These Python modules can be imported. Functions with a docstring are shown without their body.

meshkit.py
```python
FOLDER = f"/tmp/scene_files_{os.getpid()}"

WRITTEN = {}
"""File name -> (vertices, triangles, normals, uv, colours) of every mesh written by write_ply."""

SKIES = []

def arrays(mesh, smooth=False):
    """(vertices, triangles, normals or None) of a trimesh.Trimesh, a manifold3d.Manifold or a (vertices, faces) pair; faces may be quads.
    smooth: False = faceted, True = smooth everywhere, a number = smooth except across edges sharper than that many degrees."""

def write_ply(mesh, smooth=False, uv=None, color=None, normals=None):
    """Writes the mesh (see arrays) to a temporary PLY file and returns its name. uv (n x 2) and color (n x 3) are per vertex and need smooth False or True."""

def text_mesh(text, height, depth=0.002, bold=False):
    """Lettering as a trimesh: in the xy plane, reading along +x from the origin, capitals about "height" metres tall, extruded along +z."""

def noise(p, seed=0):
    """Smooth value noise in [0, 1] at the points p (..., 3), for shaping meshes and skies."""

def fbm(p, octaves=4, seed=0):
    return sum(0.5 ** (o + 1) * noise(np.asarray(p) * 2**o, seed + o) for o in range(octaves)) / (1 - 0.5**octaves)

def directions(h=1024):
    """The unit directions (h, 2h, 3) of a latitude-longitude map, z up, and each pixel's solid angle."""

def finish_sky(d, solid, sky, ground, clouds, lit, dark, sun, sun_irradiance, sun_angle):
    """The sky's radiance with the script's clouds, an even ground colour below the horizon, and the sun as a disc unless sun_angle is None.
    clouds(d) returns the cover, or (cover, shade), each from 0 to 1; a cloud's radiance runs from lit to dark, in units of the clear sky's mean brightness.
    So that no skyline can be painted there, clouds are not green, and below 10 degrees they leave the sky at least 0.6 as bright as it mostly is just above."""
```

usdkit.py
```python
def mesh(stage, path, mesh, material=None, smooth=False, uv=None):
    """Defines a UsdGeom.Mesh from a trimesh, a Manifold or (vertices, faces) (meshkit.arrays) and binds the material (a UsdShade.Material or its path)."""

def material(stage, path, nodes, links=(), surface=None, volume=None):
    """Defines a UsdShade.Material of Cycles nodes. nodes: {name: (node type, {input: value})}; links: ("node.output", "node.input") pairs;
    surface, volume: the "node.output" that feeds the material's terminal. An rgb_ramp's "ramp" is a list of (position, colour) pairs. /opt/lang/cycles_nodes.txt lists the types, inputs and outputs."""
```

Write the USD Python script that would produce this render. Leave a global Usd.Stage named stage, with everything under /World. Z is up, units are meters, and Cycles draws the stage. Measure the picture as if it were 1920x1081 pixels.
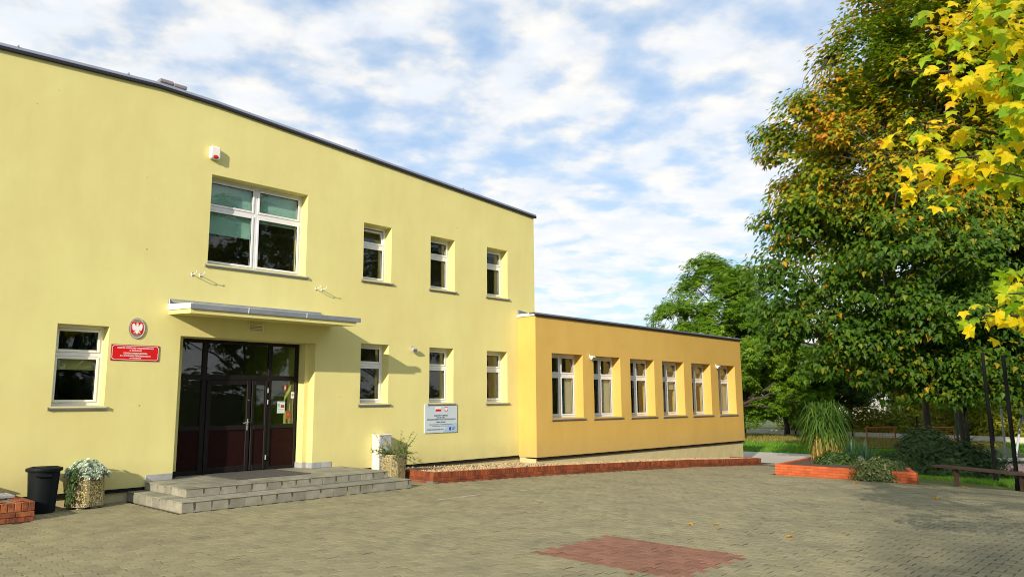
import math, random
import numpy as np, trimesh, usdkit, meshkit
from pxr import Usd, UsdGeom, UsdLux, UsdShade, Sdf, Gf, Vt
from shapely.geometry import Polygon, box as sbox
from shapely.ops import unary_union
from scipy.sparse import coo_matrix
from scipy.sparse.csgraph import connected_components

stage = Usd.Stage.CreateInMemory()
UsdGeom.SetStageUpAxis(stage, UsdGeom.Tokens.z)
UsdGeom.SetStageMetersPerUnit(stage, 1.0)
UsdGeom.Xform.Define(stage, '/World')
UsdGeom.Scope.Define(stage, '/World/Looks')

# ---------------------------------------------------------------- camera
EYE = np.array([0.0, 0.0, 1.8])
RT = np.array([0.68895, -0.72478, -0.00665]); UP = np.array([-0.10245, -0.10646, 0.98902]); FW = np.array([0.71753, 0.68071, 0.14760])
cam = UsdGeom.Camera.Define(stage, '/World/camera')
cam.CreateHorizontalApertureAttr(36.0); cam.CreateVerticalApertureAttr(36.0 * 576 / 1024)
cam.CreateFocalLengthAttr(36.0 * 1402.75 / 1920)
cam.CreateClippingRangeAttr(Gf.Vec2f(0.05, 2000))
M = Gf.Matrix4d(*RT, 0, *UP, 0, *(-FW), 0, *EYE, 1)
cam.AddTransformOp().Set(M)
cam.CreateExposureAttr(0.28)

# ---------------------------------------------------------------- sun and sky
SUN = np.array([-2.6, -1.05, 1.02]); SUN = SUN / np.linalg.norm(SUN)
ELEV = math.asin(SUN[2]); ROT = math.atan2(SUN[0], SUN[1])
SKY_STRENGTH = 0.13
sun = UsdLux.DistantLight.Define(stage, '/World/sun')
sun.CreateIntensityAttr(1.25); sun.CreateAngleAttr(0.5); sun.CreateNormalizeAttr(True) if hasattr(sun, 'CreateNormalizeAttr') else None
sun.CreateColorAttr(Gf.Vec3f(1.0, 0.865, 0.68))
zax = SUN; xax = np.cross([0, 0, 1.0], zax); xax /= np.linalg.norm(xax); yax = np.cross(zax, xax)
sun.AddTransformOp().Set(Gf.Matrix4d(*xax, 0, *yax, 0, *zax, 0, 0, 0, 0, 1))
dome = UsdLux.DomeLight.Define(stage, '/World/sky')
dome.CreateIntensityAttr(1.0)
CLOUD = 6.7
sky_nodes = {
    'sky': ('sky_texture', dict(sky_type='single_scattering', sun_disc=False, sun_elevation=ELEV, sun_rotation=ROT, altitude=100.0, air_density=1.0, aerosol_density=0.7, ozone_density=1.6)),
    'tc': ('texture_coordinate', {}),
    'sep': ('separate_xyz', {}),
    'zc': ('math', dict(math_type='maximum', value2=0.0)),
    'zb': ('math', dict(math_type='add', value2=0.16)),
    'dx': ('math', dict(math_type='divide')), 'dy': ('math', dict(math_type='divide')),
    'cmb': ('combine_xyz', dict(z=0.0)),
    'map': ('mapping', dict(mapping_type='point', location=(3.1, 1.7, 0.0), rotation=(0, 0, 0.5), scale=(1.0, 1.0, 1.0))),
    'n1': ('noise_texture', dict(scale=6.2, detail=5.0, roughness=0.5, distortion=0.0)),
    'n2': ('noise_texture', dict(scale=1.3, detail=2.0, roughness=0.5)),
    'add': ('math', dict(math_type='multiply_add', value2=0.55)),
    'cov': ('rgb_ramp', dict(ramp=[(0.0, (.45, .45, .45)), (0.58, (0.50, 0.50, 0.50)), (0.72, (0.68, 0.68, 0.68)), (0.87, (0.95, 0.95, 0.95)), (1.0, (1, 1, 1))])),
    'n3': ('noise_texture', dict(scale=6.0, detail=4.0, roughness=0.55)),
    'shade': ('rgb_ramp', dict(ramp=[(0.0, (0.76 * CLOUD, 0.83 * CLOUD, 0.95 * CLOUD)), (0.42, (0.86 * CLOUD, 0.90 * CLOUD, 0.95 * CLOUD)), (0.62, (1.0 * CLOUD, 0.98 * CLOUD, 0.93 * CLOUD)), (1.0, (1.04 * CLOUD, 1.02 * CLOUD, 0.96 * CLOUD))])),
    'up': ('math', dict(math_type='greater_than', value2=-0.02)),
    'veil': ('rgb_ramp', dict(ramp=[(0.0, (0, 0, 0)), (0.45, (0.05, 0.05, 0.05)), (0.82, (1, 1, 1)), (1, (1, 1, 1))])),
    'ccol': ('mix', dict(mix_type='mix', color1=(0.50 * CLOUD, 0.74 * CLOUD, 1.06 * CLOUD))),
    'covm': ('mix', dict(mix_type='mix', color1=(0, 0, 0))),
    'mixc': ('mix', dict(mix_type='mix')),
    'bg': ('background_shader', dict(strength=SKY_STRENGTH)),
}
sky_links = [('tc.generated', 'sep.vector'), ('sep.z', 'zc.value1'), ('zc.value', 'zb.value1'), ('sep.x', 'dx.value1'), ('zb.value', 'dx.value2'),
             ('sep.y', 'dy.value1'), ('zb.value', 'dy.value2'), ('dx.value', 'cmb.x'), ('dy.value', 'cmb.y'), ('cmb.vector', 'map.vector'),
             ('map.vector', 'n1.vector'), ('map.vector', 'n2.vector'), ('map.vector', 'n3.vector'),
             ('n2.fac', 'add.value1'), ('n1.fac', 'add.value3'), ('add.value', 'cov.fac'), ('n3.fac', 'shade.fac'),
             ('sep.z', 'up.value1'), ('up.value', 'covm.fac'), ('cov.color', 'covm.color2'),
             ('covm.color', 'mixc.fac'), ('sky.color', 'mixc.color1'), ('cov.color', 'veil.fac'), ('veil.color', 'ccol.fac'), ('shade.color', 'ccol.color2'), ('ccol.color', 'mixc.color2'), ('mixc.color', 'bg.color')]
skym = usdkit.material(stage, '/World/Looks/sky', sky_nodes, sky_links, surface='bg.background')
UsdShade.MaterialBindingAPI.Apply(dome.GetPrim()).Bind(skym)
dome.GetPrim().SetCustomDataByKey('kind', 'structure')
dome.GetPrim().SetCustomDataByKey('label', 'blue morning sky half covered by soft broken white clouds')

# ---------------------------------------------------------------- materials
def simple(name, col, rough=0.6, col2=None, scale=6.0, detail=4.0, metallic=0.0, bump=0.0, bscale=120.0, spec=None, island=0.0, ramp=None, coord='pos'):
    """colour varied by object-space noise between col and col2, fine relief by bump; island adds a per-piece tone"""
    n = {'p': ('principled_bsdf', dict(roughness=rough, metallic=metallic)), 'g': ('geometry', {})}
    l = []
    if spec is not None: n['p'][1]['specular_ior_level'] = spec
    if col2 is None and not ramp and not island:
        n['p'][1]['base_color'] = col
    else:
        n['nz'] = ('noise_texture', dict(scale=scale, detail=detail, roughness=0.6))
        l.append(('g.position', 'nz.vector'))
        c2 = col2 or col
        n['r'] = ('rgb_ramp', dict(ramp=ramp or [(0.3, col), (0.7, c2)]))
        l.append(('nz.fac', 'r.fac')); out = 'r.color'
        if island:
            n['ir'] = ('rgb_ramp', dict(ramp=[(0, (1 - island,) * 3), (1, (1 + island * 0.6,) * 3)]))
            n['mx'] = ('mix', dict(mix_type='multiply', fac=1.0))
            l += [('g.random_per_island', 'ir.fac'), (out, 'mx.color1'), ('ir.color', 'mx.color2')]; out = 'mx.color'
        l.append((out, 'p.base_color'))
    if bump:
        n['bn'] = ('noise_texture', dict(scale=bscale, detail=3.0, roughness=0.6)); n['b'] = ('bump', dict(strength=bump, distance=0.01))
        l += [('g.position', 'bn.vector'), ('bn.fac', 'b.height'), ('b.normal', 'p.normal')]
    return usdkit.material(stage, '/World/Looks/' + name, n, l, surface='p.BSDF')

def piecevar(name, ramp, rough=0.7, bump=0.3, bscale=90.0, grime=None, gscale=3.0):
    """a material for bricks, pavers and tiles: tone by object random and per-piece random, with blotches"""
    n = {'p': ('principled_bsdf', dict(roughness=rough)), 'g': ('geometry', {}), 'at': ('attribute', dict(attribute='tone')), 'r': ('rgb_ramp', dict(ramp=ramp)),
         'nz': ('noise_texture', dict(scale=gscale, detail=5.0, roughness=0.65)), 'gr': ('rgb_ramp', dict(ramp=grime or [(0.3, (0.75,) * 3), (0.65, (1.1,) * 3)])),
         'm': ('mix', dict(mix_type='multiply', fac=1.0)),
         'nf': ('noise_texture', dict(scale=bscale * 2, detail=2.0)), 'fr': ('rgb_ramp', dict(ramp=[(0.3, (0.8,) * 3), (0.7, (1.15,) * 3)])), 'm2': ('mix', dict(mix_type='multiply', fac=0.8)),
         'bn': ('noise_texture', dict(scale=bscale, detail=3.0)), 'b': ('bump', dict(strength=bump, distance=0.01))}
    l = [('at.fac', 'r.fac'), ('g.position', 'nz.vector'), ('nz.fac', 'gr.fac'),
         ('r.color', 'm.color1'), ('gr.color', 'm.color2'), ('g.position', 'nf.vector'), ('nf.fac', 'fr.fac'), ('m.color', 'm2.color1'), ('fr.color', 'm2.color2'), ('m2.color', 'p.base_color'),
         ('g.position', 'bn.vector'), ('bn.fac', 'b.height'), ('b.normal', 'p.normal')]
    return usdkit.material(stage, '/World/Looks/' + name, n, l, surface='p.BSDF')

def leafmat(name, ramp, patch=None, pscale=0.35, transl=0.4, rough=0.5, trl=None):
    """leaf colours picked per leaf from a ramp; patch shifts the pick in large clumps"""
    n = {'p': ('principled_bsdf', dict(roughness=rough, specular_ior_level=0.35)), 'g': ('geometry', {}), 'at': ('attribute', dict(attribute='tone')), 'r': ('rgb_ramp', dict(ramp=ramp)),
         't': ('translucent_bsdf', {}), 'x': ('mix_closure', dict(fac=transl)),
         'nz': ('noise_texture', dict(scale=pscale, detail=3.0, roughness=0.6)), 'sh': ('map_range', dict(from_min=0.3, from_max=0.7, to_min=-(patch or 0.0), to_max=(patch or 0.0))),
         'ri': ('math', dict(math_type='multiply_add', value2=1.0 - (patch or 0.0))), 
         'ad': ('math', dict(math_type='add')), 'tm': ('mix', dict(mix_type='multiply', fac=1.0, color2=trl or (1.3, 1.35, 0.6)))}
    l = [('g.position', 'nz.vector'), ('nz.fac', 'sh.value'), ('at.fac', 'ri.value1'), ('ri.value', 'ad.value1'), ('sh.result', 'ad.value2'), ('ad.value', 'r.fac'),
         ('r.color', 'p.base_color'), ('r.color', 'tm.color1'), ('tm.color', 't.color'), ('p.BSDF', 'x.closure1'), ('t.BSDF', 'x.closure2')]
    n['ri'][1]['value3'] = (patch or 0.0) * 0.5
    return usdkit.material(stage, '/World/Looks/' + name, n, l, surface='x.closure')

def glassmat(name, tint=(0.9, 0.93, 0.92), ior=1.5):
    n = {'lw': ('layer_weight', dict(blend=0.5)), 'pw': ('math', dict(math_type='power', value2=5.0)), 'f': ('math', dict(math_type='multiply_add', value2=0.94, value3=0.045)), 't': ('transparent_bsdf', dict(color=tint)), 'gl': ('glossy_bsdf', dict(color=(1, 1, 1), roughness=0.01)), 'x': ('mix_closure', {})}
    return usdkit.material(stage, '/World/Looks/' + name, n, [('lw.facing', 'pw.value1'), ('pw.value', 'f.value1'), ('f.value', 'x.fac'), ('t.BSDF', 'x.closure1'), ('gl.BSDF', 'x.closure2')], surface='x.closure')

def plaster(name, c1, c2):
    """rendered wall: grain relief, faint large blotches, a few tiny dark pits and rain streaks"""
    n = {'p': ('principled_bsdf', dict(roughness=0.92, specular_ior_level=0.2)), 'g': ('geometry', {}),
         'nz': ('noise_texture', dict(scale=0.55, detail=6.0, roughness=0.62)), 'r': ('rgb_ramp', dict(ramp=[(0.32, c1), (0.68, c2)])),
         'mp': ('mapping', dict(mapping_type='point', scale=(1.3, 1.3, 0.3))), 'st': ('noise_texture', dict(scale=1.6, detail=5.0, roughness=0.65)),
         'sr': ('rgb_ramp', dict(ramp=[(0.3, (0.955, 0.95, 0.93)), (0.6, (1.0, 1.0, 1.0))])), 'm': ('mix', dict(mix_type='multiply', fac=1.0)),
         'vo': ('voronoi_texture', dict(scale=1.35, randomness=1.0)), 'vr': ('rgb_ramp', dict(ramp=[(0.0, (0.35, 0.3, 0.22)), (0.018, (0.4, 0.36, 0.25)), (0.024, (1, 1, 1)), (1, (1, 1, 1))])), 'm2': ('mix', dict(mix_type='multiply', fac=0.8)),
         'gn': ('noise_texture', dict(scale=260.0, detail=2.0)), 'gr': ('rgb_ramp', dict(ramp=[(0.25, (0.93,) * 3), (0.75, (1.05,) * 3)])), 'm3': ('mix', dict(mix_type='multiply', fac=1.0)),
         'sz': ('separate_xyz', {}), 'zr': ('map_range', dict(from_min=0.2, from_max=0.75, to_min=0.62, to_max=0.0, clamp=True)), 'dn': ('noise_texture', dict(scale=3.5, detail=6.0, roughness=0.7)), 'dm': ('math', dict(math_type='multiply')), 'm4': ('mix', dict(mix_type='mix', color2=(0.36, 0.31, 0.16))),
         'bn': ('noise_texture', dict(scale=150.0, detail=3.0, roughness=0.7)), 'b': ('bump', dict(strength=0.35, distance=0.006)),
         'b2n': ('noise_texture', dict(scale=1.1, detail=3.0)), 'b2': ('bump', dict(strength=0.25, distance=0.05))}
    l = [('g.position', 'nz.vector'), ('nz.fac', 'r.fac'), ('g.position', 'mp.vector'), ('mp.vector', 'st.vector'), ('st.fac', 'sr.fac'), ('r.color', 'm.color1'), ('sr.color', 'm.color2'),
         ('g.position', 'vo.vector'), ('vo.distance', 'vr.fac'), ('m.color', 'm2.color1'), ('vr.color', 'm2.color2'), ('g.position', 'gn.vector'), ('gn.fac', 'gr.fac'), ('m2.color', 'm3.color1'), ('gr.color', 'm3.color2'), ('g.position', 'sz.vector'), ('sz.z', 'zr.value'), ('g.position', 'dn.vector'), ('zr.result', 'dm.value1'), ('dn.fac', 'dm.value2'), ('dm.value', 'm4.fac'), ('m3.color', 'm4.color1'), ('m4.color', 'p.base_color'),
         ('g.position', 'b2n.vector'), ('b2n.fac', 'b2.height'), ('g.position', 'bn.vector'), ('bn.fac', 'b.height'), ('b2.normal', 'b.normal'), ('b.normal', 'p.normal')]
    return usdkit.material(stage, '/World/Looks/' + name, n, l, surface='p.BSDF')

M_ = {}
M_['yellow'] = plaster('yellow_plaster', (0.67, 0.615, 0.262), (0.71, 0.68, 0.295))
M_['ochre'] = plaster('ochre_plaster', (0.58, 0.385, 0.10), (0.64, 0.43, 0.12))
M_['plinth'] = simple('plinth_render', (0.50, 0.44, 0.24), 0.95, (0.60, 0.54, 0.31), scale=2.5, bump=0.4, bscale=180)
M_['coping'] = simple('coping_metal', (0.30, 0.33, 0.40), 0.35, (0.36, 0.40, 0.47), scale=1.5, metallic=0.6)
M_['coping_dark'] = simple('coping_dark_metal', (0.022, 0.02, 0.03), 0.45, metallic=0.3)
M_['zinc'] = simple('zinc_sheet', (0.33, 0.37, 0.44), 0.38, (0.46, 0.49, 0.54), scale=3, metallic=0.7, bump=0.1, bscale=8)
M_['white_metal'] = simple('white_flashing', (0.72, 0.72, 0.70), 0.5, (0.62, 0.62, 0.60), scale=4)
M_['pvc'] = simple('white_frame', (0.78, 0.79, 0.80), 0.3, (0.72, 0.73, 0.75), scale=5)
M_['gasket'] = simple('black_gasket', (0.010, 0.009, 0.009), 0.8, spec=0.2)
M_['sill'] = simple('grey_sill_sheet', (0.20, 0.21, 0.24), 0.4, (0.27, 0.28, 0.31), scale=4, metallic=0.4)
M_['glass'] = glassmat('window_glass')
M_['dark_frame'] = simple('dark_door_frame', (0.009, 0.007, 0.007), 0.5, spec=0.25)
M_['door_panel'] = simple('maroon_door_panel', (0.011, 0.0026, 0.0023), 0.65, (0.017, 0.004, 0.0035), scale=9, spec=0.12)
M_['teal_blind'] = simple('teal_blind', (0.30, 0.52, 0.42), 0.85, (0.34, 0.57, 0.46), scale=3)
M_['beige_blind'] = simple('beige_blind', (0.46, 0.42, 0.30), 0.85, (0.52, 0.47, 0.34), scale=3)
M_['green_blind'] = simple('olive_blind', (0.34, 0.34, 0.12), 0.85)
M_['curtain'] = simple('dark_teal_curtain', (0.03, 0.08, 0.08), 0.9)
M_['interior'] = simple('interior_cream_wall', (0.50, 0.42, 0.22), 0.9, (0.55, 0.46, 0.25), scale=2)
M_['green_wall'] = simple('interior_green_wall', (0.32, 0.42, 0.05), 0.85, (0.38, 0.47, 0.07), scale=2)
M_['floor_in'] = simple('interior_floor', (0.12, 0.10, 0.08), 0.5)
M_['tile'] = piecevar('step_tile', [(0, (0.20, 0.20, 0.165)), (0.5, (0.25, 0.25, 0.21)), (1, (0.31, 0.30, 0.245))], 0.65, 0.25, 60, grime=[(0.28, (0.72, 0.7, 0.62)), (0.6, (1.05,) * 3)], gscale=5)
M_['skirt'] = piecevar('skirting_tile', [(0, (0.30, 0.32, 0.34)), (1, (0.40, 0.41, 0.42))], 0.5, 0.1)
M_['step_core'] = simple('step_mortar', (0.16, 0.15, 0.12), 0.95, (0.11, 0.10, 0.08), scale=8)
M_['stain'] = simple('moss_stain', (0.05, 0.043, 0.022), 0.95, (0.10, 0.09, 0.055), scale=30)
M_['brick'] = piecevar('red_brick', [(0, (0.17, 0.034, 0.009)), (0.5, (0.23, 0.050, 0.013)), (1, (0.30, 0.072, 0.018))], 0.8, 0.5, 70, grime=[(0.25, (0.5, 0.5, 0.5)), (0.6, (1.05,) * 3)], gscale=4)
M_['old_brick'] = piecevar('weathered_brick', [(0, (0.20, 0.055, 0.02)), (0.6, (0.33, 0.085, 0.028)), (1, (0.42, 0.13, 0.04))], 0.85, 0.6, 60, grime=[(0.3, (0.3, 0.3, 0.24)), (0.62, (1.05,) * 3)], gscale=9)
M_['mortar'] = simple('mortar', (0.14, 0.12, 0.09), 0.95, (0.20, 0.17, 0.13), scale=20)
M_['bed_brick'] = piecevar('orange_painted_brick', [(0, (0.40, 0.078, 0.02)), (0.5, (0.46, 0.092, 0.025)), (1, (0.52, 0.115, 0.03))], 0.8, 0.3, 70, gscale=3)
M_['bed_mortar'] = simple('orange_mortar', (0.22, 0.075, 0.03), 0.95)
M_['paver'] = piecevar('concrete_paver', [(0, (0.215, 0.199, 0.117)), (0.5, (0.245, 0.227, 0.133)), (1, (0.275, 0.255, 0.152))], 0.85, 0.4, 110, grime=[(0.25, (0.70, 0.70, 0.72)), (0.5, (0.98,) * 3), (0.75, (1.12, 1.10, 1.04))], gscale=1.1)
M_['red_paver'] = piecevar('red_paver', [(0, (0.20, 0.090, 0.055)), (0.5, (0.235, 0.108, 0.066)), (1, (0.27, 0.13, 0.082))], 0.85, 0.4, 110, grime=[(0.25, (0.78,) * 3), (0.7, (1.08,) * 3)], gscale=1.5)
M_['joint'] = simple('joint_sand', (0.022, 0.02, 0.012), 0.97, (0.05, 0.045, 0.026), scale=4, bump=0.4, bscale=150)
M_['far_pave'] = simple('path_concrete', (0.40, 0.38, 0.33), 0.92, (0.47, 0.45, 0.39), scale=0.8, detail=6, bump=0.2, bscale=60)
M_['court'] = simple('court_surface', (0.36, 0.24, 0.25), 0.9, (0.42, 0.29, 0.30), scale=1.2, detail=5)
M_['soil'] = simple('bed_soil', (0.05, 0.035, 0.022), 0.97, (0.09, 0.065, 0.04), scale=5, bump=0.8, bscale=25)
M_['dry_ground'] = simple('lawn_ground', (0.06, 0.10, 0.015), 0.95, (0.11, 0.13, 0.03), scale=0.7, detail=6, bump=0.6, bscale=18)
M_['gravel'] = piecevar('gravel_pebble', [(0, (0.30, 0.22, 0.12)), (0.5, (0.45, 0.34, 0.18)), (0.8, (0.55, 0.46, 0.30)), (1, (0.16, 0.10, 0.06))], 0.8, 0.2)
M_['exposed'] = None
M_['bin'] = simple('black_plastic', (0.0045, 0.007, 0.0085), 0.55, (0.007, 0.010, 0.012), scale=6, bump=0.15, bscale=40, spec=0.12)
M_['cab_white'] = simple('cabinet_casing', (0.72, 0.70, 0.62), 0.5, (0.62, 0.60, 0.54), scale=6)
M_['cab_grey'] = simple('cabinet_door_sheet', (0.24, 0.27, 0.31), 0.6, (0.31, 0.34, 0.37), scale=6)
M_['cab_rib'] = simple('cabinet_rib_sheet', (0.40, 0.43, 0.46), 0.6)
M_['yellow_paint'] = simple('yellow_sticker', (0.75, 0.52, 0.02), 0.5)
M_['red_sign'] = simple('red_sign_enamel', (0.62, 0.008, 0.010), 0.3)
M_['dark_red'] = simple('dark_red_border', (0.30, 0.008, 0.012), 0.35)
M_['white_paint'] = simple('white_paint', (0.80, 0.80, 0.80), 0.4)
M_['oval_grey'] = simple('oval_grey', (0.24, 0.20, 0.18), 0.4)
M_['gold'] = simple('gold_paint', (0.72, 0.45, 0.06), 0.4)
M_['claw'] = M_['gold']
M_['board'] = simple('board_pale_blue', (0.50, 0.60, 0.68), 0.35, (0.54, 0.63, 0.70), scale=2)
M_['board_blue'] = simple('board_mid_blue', (0.36, 0.50, 0.68), 0.35)
M_['ink'] = simple('dark_ink', (0.035, 0.05, 0.09), 0.5)
M_['logo_blue'] = simple('logo_blue', (0.01, 0.08, 0.45), 0.4)
M_['siren_white'] = simple('siren_casing', (0.80, 0.77, 0.72), 0.35)
M_['siren_red'] = simple('siren_red_lens', (0.45, 0.02, 0.02), 0.15)
M_['lamp_grey'] = simple('floodlight_grey', (0.42, 0.43, 0.44), 0.45, metallic=0.2)
M_['lamp_glass'] = simple('floodlight_glass', (0.25, 0.27, 0.28), 0.08)
M_['lamp_white'] = simple('floodlight_white', (0.72, 0.72, 0.72), 0.45)
M_['steel'] = simple('brushed_steel', (0.55, 0.55, 0.55), 0.3, metallic=0.9)
M_['paper'] = simple('poster_paper', (0.55, 0.68, 0.66), 0.7)
M_['paper_white'] = simple('white_paper', (0.75, 0.75, 0.72), 0.7)
M_['paper_red'] = simple('maroon_paper', (0.30, 0.05, 0.03), 0.7)
M_['mat'] = simple('door_mat', (0.055, 0.055, 0.055), 0.95, (0.085, 0.083, 0.08), scale=30, bump=0.9, bscale=140)
M_['vent'] = simple('vent_cover', (0.74, 0.68, 0.42), 0.6)
M_['rust'] = simple('rusty_steel', (0.28, 0.085, 0.025), 0.85, (0.36, 0.13, 0.04), scale=12)
M_['dark_post'] = simple('dark_painted_post', (0.008, 0.010, 0.009), 0.8, spec=0.2)
M_['green_post'] = simple('green_painted_post', (0.02, 0.06, 0.05), 0.5)
M_['swing_blue'] = simple('pale_blue_paint', (0.34, 0.42, 0.50), 0.45)
M_['pipe_white'] = simple('white_pipe_paint', (0.72, 0.74, 0.74), 0.4)
M_['concrete'] = simple('pale_concrete', (0.50, 0.48, 0.40), 0.9, (0.58, 0.56, 0.46), scale=1.2, bump=0.2)
M_['bench_wood'] = simple('dark_bench_wood', (0.050, 0.028, 0.020), 0.7, (0.075, 0.042, 0.03), scale=14)
M_['bark'] = simple('bark', (0.035, 0.029, 0.022), 0.95, (0.07, 0.058, 0.045), scale=14, detail=6, bump=1.0, bscale=30)
M_['twig'] = simple('twig_bark', (0.05, 0.038, 0.028), 0.9)
M_['roof_felt'] = simple('roof_felt', (0.10, 0.10, 0.11), 0.9)
M_['chimney'] = simple('chimney_purple_brick', (0.20, 0.17, 0.20), 0.9, (0.28, 0.24, 0.27), scale=14, bump=0.5, bscale=40)
M_['grate'] = simple('grey_grate_plastic', (0.22, 0.23, 0.25), 0.5, (0.30, 0.31, 0.33), scale=9)
M_['amber'] = simple('amber_plastic', (0.70, 0.30, 0.01), 0.4)
M_['house_wall'] = simple('pale_house_wall', (0.74, 0.72, 0.66), 0.9)
M_['house_roof'] = simple('far_house_roof', (0.25, 0.10, 0.06), 0.9)
M_['stalk'] = leafmat('dry_reed_stalk', [(0, (0.30, 0.20, 0.05)), (0.6, (0.46, 0.32, 0.08)), (1, (0.22, 0.24, 0.05))], transl=0.25)
M_['reed_green'] = leafmat('green_reed_blade', [(0, (0.035, 0.10, 0.012)), (0.7, (0.07, 0.16, 0.02)), (1, (0.14, 0.20, 0.03))], transl=0.35)
M_['yucca'] = leafmat('yucca_blade', [(0, (0.025, 0.07, 0.04)), (1, (0.05, 0.11, 0.06))], transl=0.2)
M_['varieg'] = leafmat('variegated_leaf', [(0, (0.04, 0.08, 0.02)), (0.55, (0.09, 0.14, 0.04)), (0.8, (0.22, 0.25, 0.10)), (1, (0.30, 0.32, 0.14))], transl=0.3)
M_['dark_shrub'] = leafmat('dark_shrub_leaf', [(0, (0.02, 0.05, 0.015)), (1, (0.05, 0.09, 0.025))], transl=0.25)
M_['yew'] = leafmat('yew_needle', [(0, (0.010, 0.030, 0.008)), (1, (0.026, 0.062, 0.016))], transl=0.15, rough=0.8)
M_['silver'] = leafmat('silver_leaf', [(0, (0.28, 0.37, 0.27)), (0.5, (0.48, 0.56, 0.45)), (1, (0.70, 0.75, 0.65))], transl=0.2, trl=(1.0, 1.1, 0.9))
M_['trail'] = leafmat('trailing_leaf', [(0, (0.03, 0.07, 0.015)), (1, (0.07, 0.13, 0.03))], transl=0.3)
M_['potplant'] = leafmat('pot_plant_leaf', [(0, (0.05, 0.10, 0.03)), (0.6, (0.12, 0.19, 0.05)), (0.9, (0.22, 0.28, 0.08)), (1, (0.45, 0.38, 0.05))], transl=0.3)
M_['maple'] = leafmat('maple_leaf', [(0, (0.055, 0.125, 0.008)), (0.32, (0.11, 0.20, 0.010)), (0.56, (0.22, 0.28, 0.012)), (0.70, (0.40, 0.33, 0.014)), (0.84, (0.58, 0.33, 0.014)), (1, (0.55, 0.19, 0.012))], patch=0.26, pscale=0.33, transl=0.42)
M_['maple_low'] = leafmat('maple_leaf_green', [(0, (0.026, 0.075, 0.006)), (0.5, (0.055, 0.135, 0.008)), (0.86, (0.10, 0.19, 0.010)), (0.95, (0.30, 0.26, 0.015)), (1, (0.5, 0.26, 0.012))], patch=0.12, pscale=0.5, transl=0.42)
M_['yellow_maple'] = leafmat('yellow_maple_leaf', [(0, (0.20, 0.42, 0.02)), (0.40, (0.40, 0.56, 0.02)), (0.54, (0.84, 0.72, 0.014)), (0.85, (0.90, 0.68, 0.012)), (1, (0.82, 0.50, 0.014))], patch=0.40, pscale=1.6, transl=0.5, trl=(1.1, 1.1, 0.6))
M_['ash'] = leafmat('green_tree_leaf', [(0, (0.08, 0.18, 0.010)), (0.5, (0.13, 0.26, 0.014)), (1, (0.22, 0.34, 0.02))], patch=0.2, pscale=0.3, transl=0.42)
M_['hedge'] = leafmat('hedge_leaf', [(0, (0.16, 0.21, 0.014)), (0.5, (0.28, 0.32, 0.02)), (0.85, (0.40, 0.38, 0.03)), (1, (0.46, 0.26, 0.04))], patch=0.3, pscale=0.35, transl=0.4)
M_['dark_tree'] = leafmat('dark_tree_leaf', [(0, (0.03, 0.075, 0.008)), (1, (0.07, 0.15, 0.014))], transl=0.4)
M_['grass'] = leafmat('grass_blade', [(0, (0.06, 0.19, 0.010)), (0.6, (0.10, 0.27, 0.014)), (1, (0.20, 0.27, 0.03))], patch=0.2, pscale=0.6, transl=0.35)
M_['dry_grass'] = leafmat('dry_grass_blade', [(0, (0.10, 0.14, 0.02)), (0.5, (0.24, 0.22, 0.05)), (1, (0.34, 0.26, 0.09))], patch=0.2, pscale=0.5, transl=0.35)
M_['fallen'] = leafmat('fallen_leaf', [(0, (0.55, 0.34, 0.02)), (0.7, (0.60, 0.28, 0.02)), (1, (0.35, 0.10, 0.02))], transl=0.2)

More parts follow.
